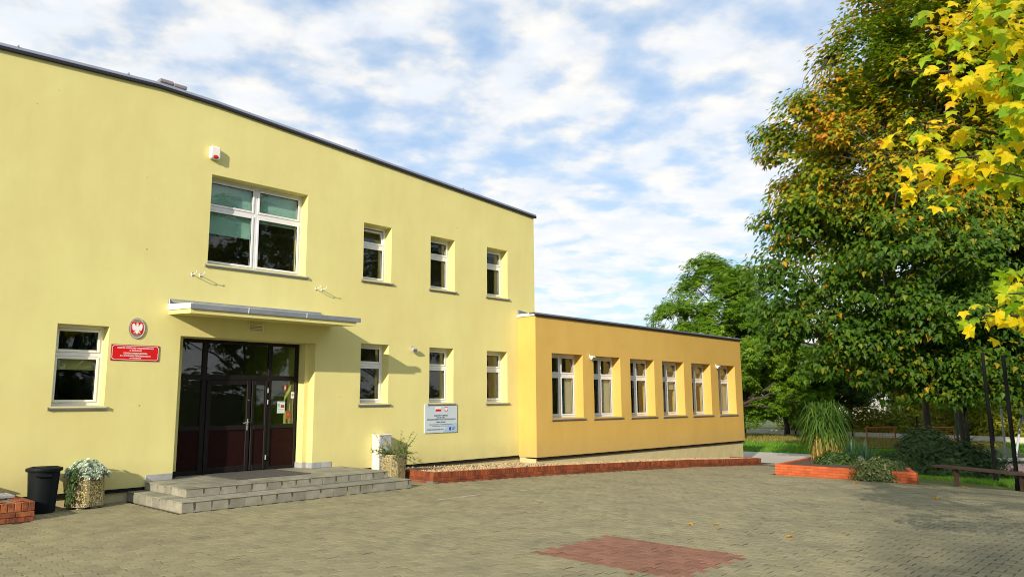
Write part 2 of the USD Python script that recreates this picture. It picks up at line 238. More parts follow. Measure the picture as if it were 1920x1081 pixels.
def exposed_aggregate(name, base, mossy):
    n = {'p': ('principled_bsdf', dict(roughness=0.9)), 'g': ('geometry', {}), 'v': ('voronoi_texture', dict(scale=42.0)), 'r': ('rgb_ramp', dict(ramp=[(0, (0.50, 0.45, 0.30)), (0.3, (0.38, 0.35, 0.23)), (0.55, (0.14, 0.125, 0.08)), (1, (0.05, 0.045, 0.03))])),
         'bw': ('rgb_to_bw', {}), 'vc': ('mix', dict(mix_type='multiply', fac=0.5)), 'nz': ('noise_texture', dict(scale=4.0, detail=5.0)), 'mr': ('rgb_ramp', dict(ramp=[(0.35, (0, 0, 0)), (0.65, (1, 1, 1))])), 'mm': ('mix', dict(mix_type='mix')),
         'c1': ('mix', dict(mix_type='multiply', fac=1.0, color2=base)), 'c2': ('mix', dict(mix_type='multiply', fac=1.0, color2=mossy)), 'b': ('bump', dict(strength=0.9, distance=0.012, invert=True))}
    l = [('g.position', 'v.vector'), ('v.distance', 'r.fac'), ('r.color', 'vc.color1'), ('v.color', 'bw.color'), ('bw.val', 'vc.color2'), ('g.position', 'nz.vector'), ('nz.fac', 'mr.fac'), ('mr.color', 'mm.fac'),
         ('vc.color', 'c1.color1'), ('vc.color', 'c2.color1'), ('c1.color', 'mm.color1'), ('c2.color', 'mm.color2'), ('mm.color', 'p.base_color'), ('v.distance', 'b.height'), ('b.normal', 'p.normal')]
    return usdkit.material(stage, '/World/Looks/' + name, n, l, surface='p.BSDF')
M_['exposed'] = exposed_aggregate('exposed_aggregate', (1.7, 1.62, 1.4), (1.6, 1.45, 0.7))
M_['exposed_edge'] = simple('planter_edge_concrete', (0.30, 0.27, 0.16), 0.9, (0.40, 0.36, 0.24), scale=12)

# ---------------------------------------------------------------- mesh helpers
TONED_NAMES = ('tile', 'skirt', 'brick', 'old_brick', 'bed_brick', 'paver', 'red_paver', 'gravel', 'stalk', 'reed_green', 'yucca', 'varieg', 'dark_shrub', 'yew', 'silver', 'trail', 'potplant', 'maple', 'maple_low', 'yellow_maple', 'ash', 'hedge', 'dark_tree', 'grass', 'dry_grass', 'fallen')
class MB:
    """collects faces of several shapes and becomes one mesh"""
    def __init__(self): self.v, self.f, self.n = [], [], 0
    def add(self, v, f):
        v = np.asarray(v, float).reshape(-1, 3); f = np.asarray(f, int)
        if f.shape[1] == 4: f = np.vstack([f[:, [0, 1, 2]], f[:, [0, 2, 3]]])
        self.v.append(v); self.f.append(f + self.n); self.n += len(v); return self
    def mesh(self): return np.vstack(self.v), np.vstack(self.f)
    def box(self, x0, x1, y0, y1, z0, z1, c=0.0):
        if c <= 0:
            v = [(x, y, z) for x in (x0, x1) for y in (y0, y1) for z in (z0, z1)]
            return self.add(v, [(0, 1, 3, 2), (4, 6, 7, 5), (0, 4, 5, 1), (2, 3, 7, 6), (0, 2, 6, 4), (1, 5, 7, 3)])
        c = min(c, (x1 - x0) * .45, (y1 - y0) * .45, (z1 - z0) * .45)
        pts = [(x, y, z) for x in (x0 + c, x1 - c) for y in (y0 + c, y1 - c) for z in (z0, z1)]
        pts += [(x, y, z) for x in (x0 + c, x1 - c) for y in (y0, y1) for z in (z0 + c, z1 - c)]
        pts += [(x, y, z) for x in (x0, x1) for y in (y0 + c, y1 - c) for z in (z0 + c, z1 - c)]
        h = trimesh.Trimesh(pts, process=False).convex_hull
        return self.add(h.vertices, h.faces)
    def xf(self, v, f, mat): return self.add(np.asarray(v) @ np.asarray(mat)[:3, :3].T + np.asarray(mat)[:3, 3], f)
    def tube(self, pts, r, n=8, cap=True):
        pts = np.asarray(pts, float); k = len(pts); r = np.broadcast_to(np.asarray(r, float), (k,))
        t = np.gradient(pts, axis=0); t /= np.linalg.norm(t, axis=1, keepdims=True) + 1e-12
        a = np.array([0, 0, 1.0]) if abs(t[0][2]) < .9 else np.array([1.0, 0, 0])
        u = np.cross(t, a); u /= np.linalg.norm(u, axis=1, keepdims=True) + 1e-12; w = np.cross(t, u)
        th = np.arange(n) / n * 2 * np.pi
        v = (pts[:, None] + r[:, None, None] * (np.cos(th)[None, :, None] * u[:, None] + np.sin(th)[None, :, None] * w[:, None])).reshape(-1, 3)
        i = np.arange(k - 1)[:, None] * n; j = np.arange(n)[None]; j2 = (j + 1) % n
        f = np.stack([i + j, i + j2, i + n + j2, i + n + j], -1).reshape(-1, 4)
        self.add(v, f)
        if cap:
            for e, ring in ((0, range(n)), (k - 1, range(n))):
                idx = [e * n + q for q in ring]; b = self.n - len(v)
                tri = [(idx[0], idx[q], idx[q + 1]) for q in range(1, n - 1)]
                if e == 0: tri = [(a_, c_, b_) for a_, b_, c_ in tri]
                self.f.append(np.array(tri) + b)
        return self
    def lathe(self, prof, c=(0, 0, 0), n=24, tilt=None):
        prof = np.asarray(prof, float); th = np.arange(n) / n * 2 * np.pi
        v = np.stack([prof[:, None, 0] * np.cos(th), prof[:, None, 0] * np.sin(th), np.broadcast_to(prof[:, None, 1], (len(prof), n))], -1).reshape(-1, 3)
        if tilt is not None: v = v @ np.asarray(tilt).T
        i = np.arange(len(prof) - 1)[:, None] * n; j = np.arange(n)[None]; j2 = (j + 1) % n
        return self.add(v + np.asarray(c), np.stack([i + j, i + j2, i + n + j2, i + n + j], -1).reshape(-1, 4))
    def prism(self, poly, d0, d1, axis='y'):
        """extrudes a shapely polygon; axis y: polygon in (x, z); axis z: polygon in (x, y); axis x: polygon in (y, z)"""
        for g in getattr(poly, 'geoms', [poly]):
            m = trimesh.creation.extrude_polygon(g, d1 - d0, engine='earcut'); v = np.array(m.vertices); f = np.array(m.faces)
            if axis == 'y': v = np.stack([v[:, 0], v[:, 2] + d0, v[:, 1]], 1); f = f[:, ::-1]
            elif axis == 'x': v = np.stack([v[:, 2] + d0, v[:, 0], v[:, 1]], 1)
            else: v = v + [0, 0, d0]
            self.add(v, f)
        return self

def cbox(x0, x1, y0, y1, z0, z1, c=0.0): return MB().box(x0, x1, y0, y1, z0, z1, c).mesh()

NAMES = {}
def numbered(path):
    k = NAMES.get(path, 0); NAMES[path] = k + 1
    return path if k == 0 else '%s_%03d' % (path, k)

ORIGIN = {}
def thing(name, label, cat, group=None, loc=(0, 0, 0), kind=None):
    p = numbered('/World/' + name); x = UsdGeom.Xform.Define(stage, p); x.AddTranslateOp().Set(Gf.Vec3d(*map(float, loc)))
    ORIGIN[p] = np.array(loc, float); meta(x.GetPrim(), label, cat, group, kind); return p
def meta(o, label=None, cat=None, group=None, kind=None):
    for k, v in (('label', label), ('category', cat), ('group', group), ('kind', kind)):
        if v: o.SetCustomDataByKey(k, v)
TONED = set(TONED_NAMES)
TRNG = np.random.default_rng(4242)
def tone(m, v, f, mat):
    """gives every separate piece of a mesh its own random number, which its material turns into a tone"""
    if mat not in TONED: return
    e = np.vstack([f[:, [0, 1]], f[:, [1, 2]]]); n, lab = connected_components(coo_matrix((np.ones(len(e), np.int8), (e[:, 0], e[:, 1])), shape=(len(v), len(v))), directed=False)
    UsdGeom.PrimvarsAPI(m).CreatePrimvar('tone', Sdf.ValueTypeNames.FloatArray, 'vertex').Set(Vt.FloatArray.FromNumpy(TRNG.random(n)[lab].astype(np.float32)))

def part(name, mesh, mat, parent, smooth=False, label=None, kind=None):
    """a mesh in world coordinates becomes a child of its thing or part"""
    if isinstance(mesh, MB): mesh = mesh.mesh()
    root = '/'.join(parent.split('/')[:3]); v, f = mesh
    p = numbered(parent + '/' + name)
    m = usdkit.mesh(stage, p, (np.asarray(v) - ORIGIN[root], f), M_[mat] if isinstance(mat, str) else mat, smooth=smooth)
    tone(m, v, np.asarray(f) if np.asarray(f).shape[1] == 3 else np.vstack([np.asarray(f)[:, :3], np.asarray(f)[:, [0, 2, 3]]]), mat)
    meta(m.GetPrim(), label=label, kind=kind); ORIGIN.setdefault(root, ORIGIN[root]); return p
def solo(name, mesh, mat, label, cat=None, group=None, kind=None, smooth=False):
    if isinstance(mesh, MB): mesh = mesh.mesh()
    p = numbered('/World/' + name); ORIGIN[p] = np.zeros(3)
    m = usdkit.mesh(stage, p, mesh, M_[mat] if isinstance(mat, str) else mat, smooth=smooth)
    v_, f_q = mesh; f_q = np.asarray(f_q); tone(m, np.asarray(v_), f_q if f_q.shape[1] == 3 else np.vstack([f_q[:, :3], f_q[:, [0, 2, 3]]]), mat)
    meta(m.GetPrim(), label, cat, group, kind); return p

def g(X): return np.interp(X, [-300, 10.5, 15.5, 19.2, 22.3, 27, 40, 60, 300], [0, 0, -.15, -.29, -.41, -.65, -.9, -1.1, -1.6])

# ================================================================ GROUND
def sheet(poly, lift, step=1.0, zf=None):
    """a ground-following sheet over a convex quad (list of 4 corners)"""
    a, b, c, d = [np.array(q, float) for q in poly]
    nu = max(2, int(max(np.linalg.norm(b - a), np.linalg.norm(c - d)) / step) + 1); nv = max(2, int(max(np.linalg.norm(d - a), np.linalg.norm(c - b)) / step) + 1)
    u, w = np.meshgrid(np.linspace(0, 1, nu), np.linspace(0, 1, nv), indexing='ij')
    P = (1 - u)[..., None] * ((1 - w)[..., None] * a + w[..., None] * d) + u[..., None] * ((1 - w)[..., None] * b + w[..., None] * c)
    z = g(P[..., 0]) + lift if zf is None else zf(P[..., 0], P[..., 1]) + lift
    V = np.concatenate([P, z[..., None]], -1).reshape(-1, 3); i = np.arange(nu - 1)[:, None] * nv + np.arange(nv - 1)[None]
    F = np.stack([i, i + nv, i + nv + 1, i + 1], -1).reshape(-1, 4)
    n = np.cross(V[F[0, 1]] - V[F[0, 0]], V[F[0, 2]] - V[F[0, 0]])
    if n[2] < 0: F = F[:, ::-1]
    return V, F
xs = np.unique(np.concatenate([np.linspace(-500, -40, 12), np.linspace(-40, 90, 66), np.linspace(90, 900, 20)])); ys = np.unique(np.concatenate([np.linspace(-500, -40, 10), np.linspace(-40, 80, 40), np.linspace(80, 900, 16)]))
gx, gy = np.meshgrid(xs, ys, indexing='ij'); V = np.stack([gx, gy, g(gx) - 0.05], -1).reshape(-1, 3)
i = np.arange(len(xs) - 1)[:, None] * len(ys) + np.arange(len(ys) - 1)[None]
F = np.stack([i, i + len(ys), i + len(ys) + 1, i + 1], -1).reshape(-1, 4)
solo('ground', (V, F), 'dry_ground', 'green and straw coloured lawn ground spreading beyond the paved yard', kind='structure')
YX1 = 21.25
solo('yard_bedding', sheet([(-14, -14), (YX1, -14), (YX1, 15.1), (-14, 15.1)], -0.010, 1.5), 'joint', 'dark sand bed showing in the joints of the paved yard', kind='structure')
solo('side_yard', sheet([(YX1, 9.9), (29.0, 9.9), (29.0, 16.5), (YX1, 16.5)], -0.006, 1.2), 'joint', 'paved strip continuing past the flower bed towards the path', kind='structure')
solo('path', sheet([(28.6, 9.4), (36.3, 7.6), (35.6, 40), (28.6, 40)], -0.004, 1.5), 'far_pave', 'pale concrete path crossing between the yard and the far lawn', kind='structure')
solo('path', sheet([(33.4, 8.3), (38.6, 6.4), (43.0, 6.0), (36.3, 9.6)], 0.0, 1.5), 'far_pave', 'pale path strip behind the dark posts at the right', kind='structure')
solo('sports_court', sheet([(24.6, 4.7), (25.6, 3.0), (38, 4.2), (34.9, 7.4)], -0.002, 1.2), 'court', 'mauve sports court surface behind the bench', kind='structure')

# pavers: double-T blocks, long side along y, neighbours shifted by half a length
pav = thing('pavement', 'yard paved with weathered grey double-T concrete blocks and one red square', None, kind='structure')
def paver_shape():
    hw, hn, L = 0.0760, 0.0535, 0.0952
    half = [(hw, L), (hw, 0.062), (hn, 0.036), (hn, -0.036), (hw, -0.062), (hw, -L)]
    return np.array(half + [(-x, y) for x, y in half[::-1]])
OUT = paver_shape(); NP_ = len(OUT)
IN = OUT * np.array([0.985, 0.99])
PT = np.vstack([np.c_[OUT, np.full(NP_, -0.004)], np.c_[IN, np.zeros(NP_)]])
_e = trimesh.creation.triangulate_polygon(Polygon(IN), engine='earcut')
_idx = [int(np.argmin(np.linalg.norm(IN - q, axis=1))) for q in _e[0]]
TOPF = np.array([[_idx[a] + NP_ for a in t] for t in _e[1]])
if np.cross(IN[TOPF[0, 1] - NP_] - IN[TOPF[0, 0] - NP_], IN[TOPF[0, 2] - NP_] - IN[TOPF[0, 0] - NP_]) < 0: TOPF = TOPF[:, ::-1]
SIDE = []
for k in range(NP_):
    k2 = (k + 1) % NP_; SIDE += [(k, k2, k2 + NP_), (k, k2 + NP_, k + NP_)]
SIDE = np.array(SIDE)
_c = np.cross(PT[SIDE[0, 1]] - PT[SIDE[0, 0]], PT[SIDE[0, 2]] - PT[SIDE[0, 0]])
if _c @ np.r_[OUT[0], 1.0] < 0: SIDE = SIDE[:, ::-1]
PF = np.vstack([TOPF, SIDE])
rng = np.random.default_rng(5)
PX, PY = 0.1395, 0.2
cols = np.arange(-4, int(29.0 / PX)); pos = []
for cidx in cols:
    x = cidx * PX; yy = np.arange(-30, 90) * PY + (PY / 2 if cidx % 2 else 0)
    pos.append(np.c_[np.full(len(yy), x), yy])
pos = np.vstack(pos)
d = np.c_[pos, g(pos[:, 0])] - EYE; zf_ = d @ FW; px = (d @ RT) / np.maximum(zf_, 1e-3) * 1402.75; py = (d @ UP) / np.maximum(zf_, 1e-3) * 1402.75
vis = (zf_ > 2) & (np.abs(px) < 1300) & (py > -720) & (pos[:, 1] < 15.05)
vis &= ~((pos[:, 0] > YX1 - .08) & (pos[:, 1] < 9.95)) & (pos[:, 0] < 28.6)
inside = lambda x0, x1, y0, y1: (pos[:, 0] > x0) & (pos[:, 0] < x1) & (pos[:, 1] > y0) & (pos[:, 1] < y1)
vis &= ~inside(5.35, 10.3, 12.62, 16) & ~inside(11.2, 30, 13.05, 16) & ~inside(2.2, 3.62, 13.5, 16)
pos, zf_, px, py = pos[vis], zf_[vis], px[vis], py[vis]
infr = (np.abs(px) < 955) & (np.abs(py) < 538)
order = np.argsort(np.where(infr, zf_, 1e9))
red = (pos[:, 0] > 6.93) & (pos[:, 0] < 8.50) & (pos[:, 1] > 4.25) & (pos[:, 1] < 6.28)
tl = rng.normal(0, 1, (len(pos), 3)); rz = rng.normal(0, .008, len(pos))
def pavers(idx):
    P = pos[idx]; n = len(P); c, s = np.cos(rz[idx]), np.sin(rz[idx])
    x = PT[None, :, 0] * c[:, None] - PT[None, :, 1] * s[:, None]; y = PT[None, :, 0] * s[:, None] + PT[None, :, 1] * c[:, None]
    z = PT[None, :, 2] + 0.0012 * tl[idx, 0][:, None] + x * 0.006 * tl[idx, 1][:, None] + y * 0.006 * tl[idx, 2][:, None]
    X = P[:, :1] + x; V = np.stack([X, P[:, 1:] + y, g(X) + z], -1).reshape(-1, 3)
    return V, (PF[None] + (np.arange(n) * len(PT))[:, None, None]).reshape(-1, 3)
near = set(order[:290].tolist())
for k in order[:290]:
    part('paver', pavers(np.array([k])), 'red_paver' if red[k] else 'paver', pav)
rest = np.array([k for k in range(len(pos)) if k not in near])
part('paver_field', pavers(rest[~red[rest]]), 'paver', pav, kind='stuff')
part('red_paver_field', pavers(rest[red[rest]]), 'red_paver', pav, kind='stuff', label='square of red paving blocks set in the grey yard')

# ================================================================ BUILDING
MAIN = thing('main_school_building', 'pale yellow two-storey school block with dark glazed entrance and white windows', 'building', loc=(5.5, 25, 0))
WING = thing('school_wing', 'single-storey ochre flat-roofed wing with six tall white windows', 'building', loc=(22.3, 20, 0))
ROOF = [(-5.8, 7.55), (5.5, 8.07), (6.7, 8.03), (16.8, 7.35)]
SMALL = [(10.53, 11.36), (12.67, 13.51), (14.77, 15.59)]
opens = [(4.05, 4.91, 1.75, 3.21)] + [(a, b, 1.75, 3.18) for a, b in SMALL] + [(a + .01, b + .03, 4.74, 6.15) for a, b in SMALL] + [(6.69, 8.97, 4.63, 6.53), (-2.6, -0.4, 1.75, 3.21), (-2.6, -.3, 4.63, 6.4), (1.0, 1.9, 1.75, 3.21)]
opens = opens[:8]
face = Polygon([(-5.8, .24), (16.8, .24)] + ROOF[::-1])
holes = unary_union([sbox(a, c, b, d_) for a, b, c, d_ in opens])
w = MB().prism(face.difference(holes).difference(sbox(6.23, .2, 9.29, 3.11)), 15.0, 15.25, 'y')
inner = face.intersection(sbox(-5.8, .24, 16.8, 8.0)).difference(holes).difference(sbox(6.39, .2, 9.19, 3.11))
w.prism(inner, 15.2501, 15.52, 'y')
w.box(16.55, 16.8, 15.52, 34.0, .3, 7.34); w.box(-5.8, -5.55, 15.52, 34.0, .3, 7.5); w.box(-5.55, 16.55, 33.75, 34.0, .3, 7.3)
wall_p = part('wall', w, 'yellow', MAIN)
part('plinth', MB().box(-5.76, 5.73, 15.06, 15.5, -.05, .238).box(9.9, 16.76, 15.06, 15.5, -.3, .238), 'plinth', MAIN)
part('starter_rail', MB().box(-5.78, 5.71, 15.006, 15.06, .170, .2395).box(10.05, 16.05, 15.006, 15.06, .170, .2395), 'gasket', MAIN)
# roof sheet and coping along the gable line
rf = MB()
for (xa, za), (xb, zb) in zip(ROOF[:-1], ROOF[1:]):
    rf.add([(xa, 14.95, za + .05), (xb, 14.95, zb + .05), (xb, 34.1, zb + .05), (xa, 34.1, za + .05), (xa, 15.6, za - .15), (xb, 15.6, zb - .15), (xb, 34.1, zb - .15), (xa, 34.1, za - .15)],
           [(0, 1, 2, 3), (4, 7, 6, 5), (0, 4, 5, 1), (2, 6, 7, 3)])
roof_p = part('roof', rf, 'roof_felt', MAIN)
def coping(line, y, mat_top, mat_low, parent, h_low=.05, h_top=.055, out=.06):
    lo, hi = MB(), MB(); k = len(line)
    def strip(mb, prof):
        n = len(prof); v = [(x, y + py_, z + pz) for x, z in line for py_, pz in prof]
        f = [(i * n + j, (i + 1) * n + j, (i + 1) * n + j + 1, i * n + j + 1) for i in range(k - 1) for j in range(n - 1)]
        mb.add(v, f)
        for e in (0, k - 1):
            f = [(e * n, e * n + j, e * n + j + 1) for j in range(1, n - 1)]; mb.f.append(np.array(f) + mb.n - len(v))
    strip(lo, [(0.0, -.005), (-out, -.005), (-out, h_low), (0.0, h_low)])
    strip(hi, [(.2, h_low + .004), (-out + .006, h_low + .004), (-out + .012, h_low + h_top), (.2, h_low + h_top + .02), (.2, h_low + .004)])
    part('fascia', lo, mat_low, parent); part('coping', hi, mat_top, parent)
line = [ROOF[0], ROOF[1], ROOF[2], (ROOF[3][0] + .07, ROOF[3][1] - .005)]
coping(line, 15.0, 'coping', 'coping_dark', MAIN)
part('coping_seam', MB().box(3.05, 3.07, 14.935, 15.1, 8.06, 8.09).box(4.9, 4.92, 14.935, 15.1, 8.15, 8.18).box(10.2, 10.22, 14.935, 15.1, 7.89, 7.92).box(13.8, 13.82, 14.935, 15.1, 7.65, 7.68), 'coping', MAIN)
ch = MB().box(5.55, 6.12, 15.3, 15.75, 8.12, 8.33, .01)
part('chimney', ch, 'white_metal', roof_p)
part('chimney_cap', MB().box(5.62, 5.90, 15.27, 15.8, 8.33, 8.41, .015).box(5.905, 6.18, 15.27, 15.8, 8.31, 8.39, .015), 'chimney', roof_p)
part('chimney', MB().box(11.32, 11.72, 15.3, 15.75, 7.72, 7.88, .02), 'chimney', roof_p)
part('chimney_cap', MB().box(11.30, 11.74, 15.28, 15.78, 7.885, 7.92, .02), 'zinc', roof_p)
# interiors: floors, back rooms and dividing walls so that the panes look into real rooms
rm = MB().box(-5.5, 16.5, 15.56, 33.7, 3.55, 3.95).box(-5.5, 16.5, 15.56, 33.7, 6.95, 7.1)
for x in (0.5, 5.6, 9.9, 12.0, 14.2): rm.box(x - .08, x + .08, 15.56, 20.0, .34, 6.94)
rm.box(-5.5, 16.5, 20.01, 20.15, .34, 6.94)
part('interior_wall', rm, 'interior', MAIN)
part('interior_floor', MB().box(-5.5, 16.5, 15.56, 33.7, .2, .328), 'floor_in', MAIN)
part('hall_wall', MB().box(9.24, 9.40, 15.62, 19.9, .335, 3.3).box(9.23, 9.39, 19.9, 20.0, .335, 3.3), 'green_wall', MAIN)
part('hall_wall', MB().box(6.1, 9.2, 18.2, 18.3, .335, 3.3).box(6.3, 9.2, 15.7, 18.1, .329, .333), 'floor_in', MAIN)
part('hall_wall', MB().box(6.15, 6.28, 15.62, 18.1, .335, 3.3), 'interior', MAIN)

def window(parent, x0, x1, z0, z1, yf, cols_, trans, wallout, blinds=(), open_top=False, sill_mat='sill', fw=.055, sw=.05):
    """PVC window: outer frame (the part) with sashes, panes, sill and blinds as sub-parts; trans = height of the transom as a share from the top"""
    zt = z1 - (z1 - z0) * trans; fr = MB(); dpt = .07
    y0, y1 = yf, yf + dpt
    fr.box(x0, x0 + fw, y0, y1, z0, z1, .006).box(x1 - fw, x1, y0, y1, z0, z1, .006).box(x0 + fw, x1 - fw, y0, y1, z1 - fw, z1, .006).box(x0 + fw, x1 - fw, y0, y1, z0 + .001, z0 + .06, .006)
    fr.box(x0 + fw, x1 - fw, y0, y1, zt - .035, zt + .035, .006)
    xm = np.linspace(x0 + fw, x1 - fw, cols_ + 1)
    for k in range(1, cols_): fr.box(xm[k] - .035, xm[k] + .035, y0 - .001, y1 - .001, z0 + .05, z1 - fw, .006)
    wp = part('window', fr, 'pvc', parent)
    for k in range(cols_):
        xa = x0 + fw if k == 0 else xm[k] + .035; xb = x1 - fw if k == cols_ - 1 else xm[k + 1] - .035
        for (za, zb, top) in ((z0 + .06, zt - .035, False), (zt + .035, z1 - fw, True)):
            sm = MB(); ya, yb = y0 - .014, y0 + .05
            e = .003; a_, b_, c_, d_ = xa + e, xb - e, za + e, zb - e
            sm.box(a_, a_ + sw, ya, yb, c_, d_, .008).box(b_ - sw, b_, ya, yb, c_, d_, .008).box(a_ + sw, b_ - sw, ya, yb, d_ - sw, d_, .008).box(a_ + sw, b_ - sw, ya, yb, c_, c_ + sw, .008)
            pane = MB().box(a_ + sw, b_ - sw, y0 + .018, y0 + .024, c_ + sw, d_ - sw)
            gk = MB()
            for q in ((a_ + sw, a_ + sw + .006, c_ + sw, d_ - sw), (b_ - sw - .006, b_ - sw, c_ + sw, d_ - sw), (a_ + sw + .006, b_ - sw - .006, c_ + sw, c_ + sw + .006), (a_ + sw + .006, b_ - sw - .006, d_ - sw - .006, d_ - sw)):
                gk.box(q[0], q[1], ya + .006, y0 + .016, q[2], q[3])
            if open_top and top:
                def tilt(mb):
                    v, f = mb.mesh(); v = v.copy(); an = math.radians(14); zz = v[:, 2] - c_; yy = v[:, 1] - y0
                    v[:, 1] = y0 + yy * math.cos(an) + zz * math.sin(an); v[:, 2] = c_ + zz * math.cos(an) - yy * math.sin(an); return v, f
                part('sash', tilt(sm), 'pvc', wp, label='top sash tilted inwards'); part('pane', tilt(pane), 'glass', wp)
            else:
                part('sash', sm, 'pvc', wp); part('pane', pane, 'glass', wp); part('gasket', gk, 'gasket', wp)
    s = MB(); yo = wallout - .045
    s.add([(x0 - .05, yo, z0 - .035), (x1 + .05, yo, z0 - .035), (x1 + .05, yf, z0 + .006), (x0 - .05, yf, z0 + .006), (x0 - .05, yo, z0 - .05), (x1 + .05, yo, z0 - .05), (x1 + .05, yo + .01, z0 - .07), (x0 - .05, yo + .01, z0 - .07)], [(0, 1, 2, 3), (0, 4, 5, 1), (4, 7, 6, 5)])
    s.box(x0 - .055, x0 - .045, yo - .002, wallout - .001, z0 - .07, z0 - .015).box(x1 + .045, x1 + .055, yo - .002, wallout - .001, z0 - .07, z0 - .015)
    s.box(x0 + .001, x1 - .001, wallout + .001, yf, z0 - .03, z0 - .012)
    part('sill', s, sill_mat, wp)
    part('inner_sill', MB().box(x0 + .002, x1 - .002, y1 + .001, y1 + .17, z0 + .001, z0 + .03, .004), 'pvc', wp)
    for (ba, bb, bz0, bz1, mt) in blinds:
        part('roller_blind', MB().box(ba, bb, y1 + .02, y1 + .026, bz0, bz1).box(ba, bb, y1 + .014, y1 + .032, bz0 - .014, bz0 + .001, .003), mt, wp)
    return wp
YF = 15.26
window(MAIN, 4.05, 4.91, 1.75, 3.21, YF, 1, .36, 15.0, [(4.1, 4.86, 2.42, 2.66, 'green_blind')])
for k, (a, b) in enumerate(SMALL): window(MAIN, a, b, 1.75, 3.18, YF, 1, .35, 15.0)
for k, (a, b) in enumerate(SMALL): window(MAIN, a + .01, b + .03, 4.74, 6.15, YF, 1, .35, 15.0, open_top=(k == 0))
window(MAIN, 6.69, 8.97, 4.63, 6.53, YF, 2, .34, 15.0, [(6.74, 7.80, 5.36, 6.48, 'teal_blind'), (7.86, 8.92, 5.76, 6.48, 'teal_blind')])
# curtains by the lower left window seen as a yellow toy-like thing on the sill
# ---- entrance
ent = MB(); DY0, DY1 = 15.545, 15.62; ZB = .332
EX0, EX1 = 6.40, 9.18
ent.box(EX0 - .0, EX0 + .06, DY0, DY1, ZB, 3.105, .004).box(EX1 - .05, EX1, DY0, DY1, ZB, 3.105, .004).box(EX0 + .06, EX1 - .05, DY0, DY1, 3.04, 3.105, .004)
ent.box(EX0 + .06, EX1 - .05, DY0 - .005, DY1, 2.27, 2.38, .004)
for a, b in ((6.95, 7.05), (8.45, 8.54)): ent.box(a, b, DY0 - .006, DY1, ZB, 3.04, .004)
ent.box(EX0 + .06, 6.95, DY0, DY1, 1.22, 1.31, .004).box(8.54, EX1 - .05, DY0, DY1, 1.22, 1.31, .004).box(EX0 + .06, 6.95, DY0, DY1, ZB, .42, .004).box(8.54, EX1 - .05, DY0, DY1, ZB, .40, .004)
en = part('entrance_frame', ent, 'dark_frame', MAIN)
for (a, b, c_, d_) in ((6.46, 6.95, 2.38, 3.04), (7.05, 8.45, 2.38, 3.04), (8.54, 9.13, 2.38, 3.04), (6.46, 6.95, 1.31, 2.27), (8.54, 9.13, 1.31, 2.27)):
    part('pane', MB().box(a, b, DY0 + .03, DY0 + .036, c_, d_), 'glass', en)
for (a, b) in ((6.46, 6.95), (8.54, 9.13)): part('lower_panel', MB().box(a, b, DY0 + .02, DY0 + .05, .42 if a < 7 else .40, 1.22), 'door_panel', en)
def leaf(a, b, handle):
    m = MB(); ya, yb = DY0 - .025, DY0 + .045
    s_ = .085 if b - a > .6 else .055
    m.box(a, a + s_, ya, yb, .345, 2.265, .006).box(b - s_, b, ya, yb, .345, 2.265, .006).box(a + s_, b - s_, ya, yb, 2.17, 2.265, .006).box(a + s_, b - s_, ya, yb, .345, .46, .006).box(a + s_, b - s_, ya, yb, 1.21, 1.31, .006)
    p = part('door', m, 'dark_frame', MAIN)
    part('pane', MB().box(a + s_, b - s_, DY0 + .01, DY0 + .016, 1.31, 2.17), 'glass', p)
    part('lower_panel', MB().box(a + s_, b - s_, DY0, DY0 + .03, .46, 1.21), 'door_panel', p)
    if handle:
        part('handle', MB().box(b - .065, b - .035, ya - .012, ya, 1.20, 1.44, .003).tube([(b - .05, ya - .01, 1.37), (b - .05, ya - .055, 1.37), (b - .08, ya - .06, 1.37), (b - .18, ya - .06, 1.35)], .010, 8), 'steel', p)
        part('lock', MB().tube([(b - .05, ya - .002, 1.26), (b - .05, ya - .02, 1.26)], .014, 10).tube([(b - .05, ya - .002, 1.84), (b - .05, ya - .02, 1.84)], .014, 10), 'steel', p)
    for z in ((.6, 1.8, 2.05) if not handle else (.6, 1.95)):
        hx = a + .0 if handle else b
        part('hinge', MB().tube([(hx, ya - .012, z - .05), (hx, ya - .012, z + .05)], .013, 8), 'lamp_grey' if not handle else 'dark_frame', p)
leaf(7.06, 8.04, True); leaf(8.07, 8.44, False)
part('skirting_tile', MB().box(5.73, 5.96, 14.988, 15.0, .333, .455, .003), 'skirt', MAIN); part('skirting_tile', MB().box(5.965, 6.22, 14.988, 15.0, .333, .455, .003), 'skirt', MAIN)
part('skirting_tile', MB().box(9.30, 9.54, 14.988, 15.0, .333, .455, .003), 'skirt', MAIN); part('skirting_tile', MB().box(9.545, 9.79, 14.988, 15.0, .333, .455, .003), 'skirt', MAIN)
part('skirting_tile', MB().box(9.278, 9.2895, 14.99, 15.238, .333, .455, .003), 'skirt', MAIN); part('skirting_tile', MB().box(9.178, 9.1895, 15.24, 15.54, .333, .455, .003), 'skirt', MAIN)
part('skirting_tile', MB().box(9.19, 9.289, 15.239, 15.2495, .333, .455, .003), 'skirt', MAIN); part('skirting_tile', MB().box(6.232, 6.388, 15.239, 15.2495, .333, .455, .003), 'dark_post', MAIN)
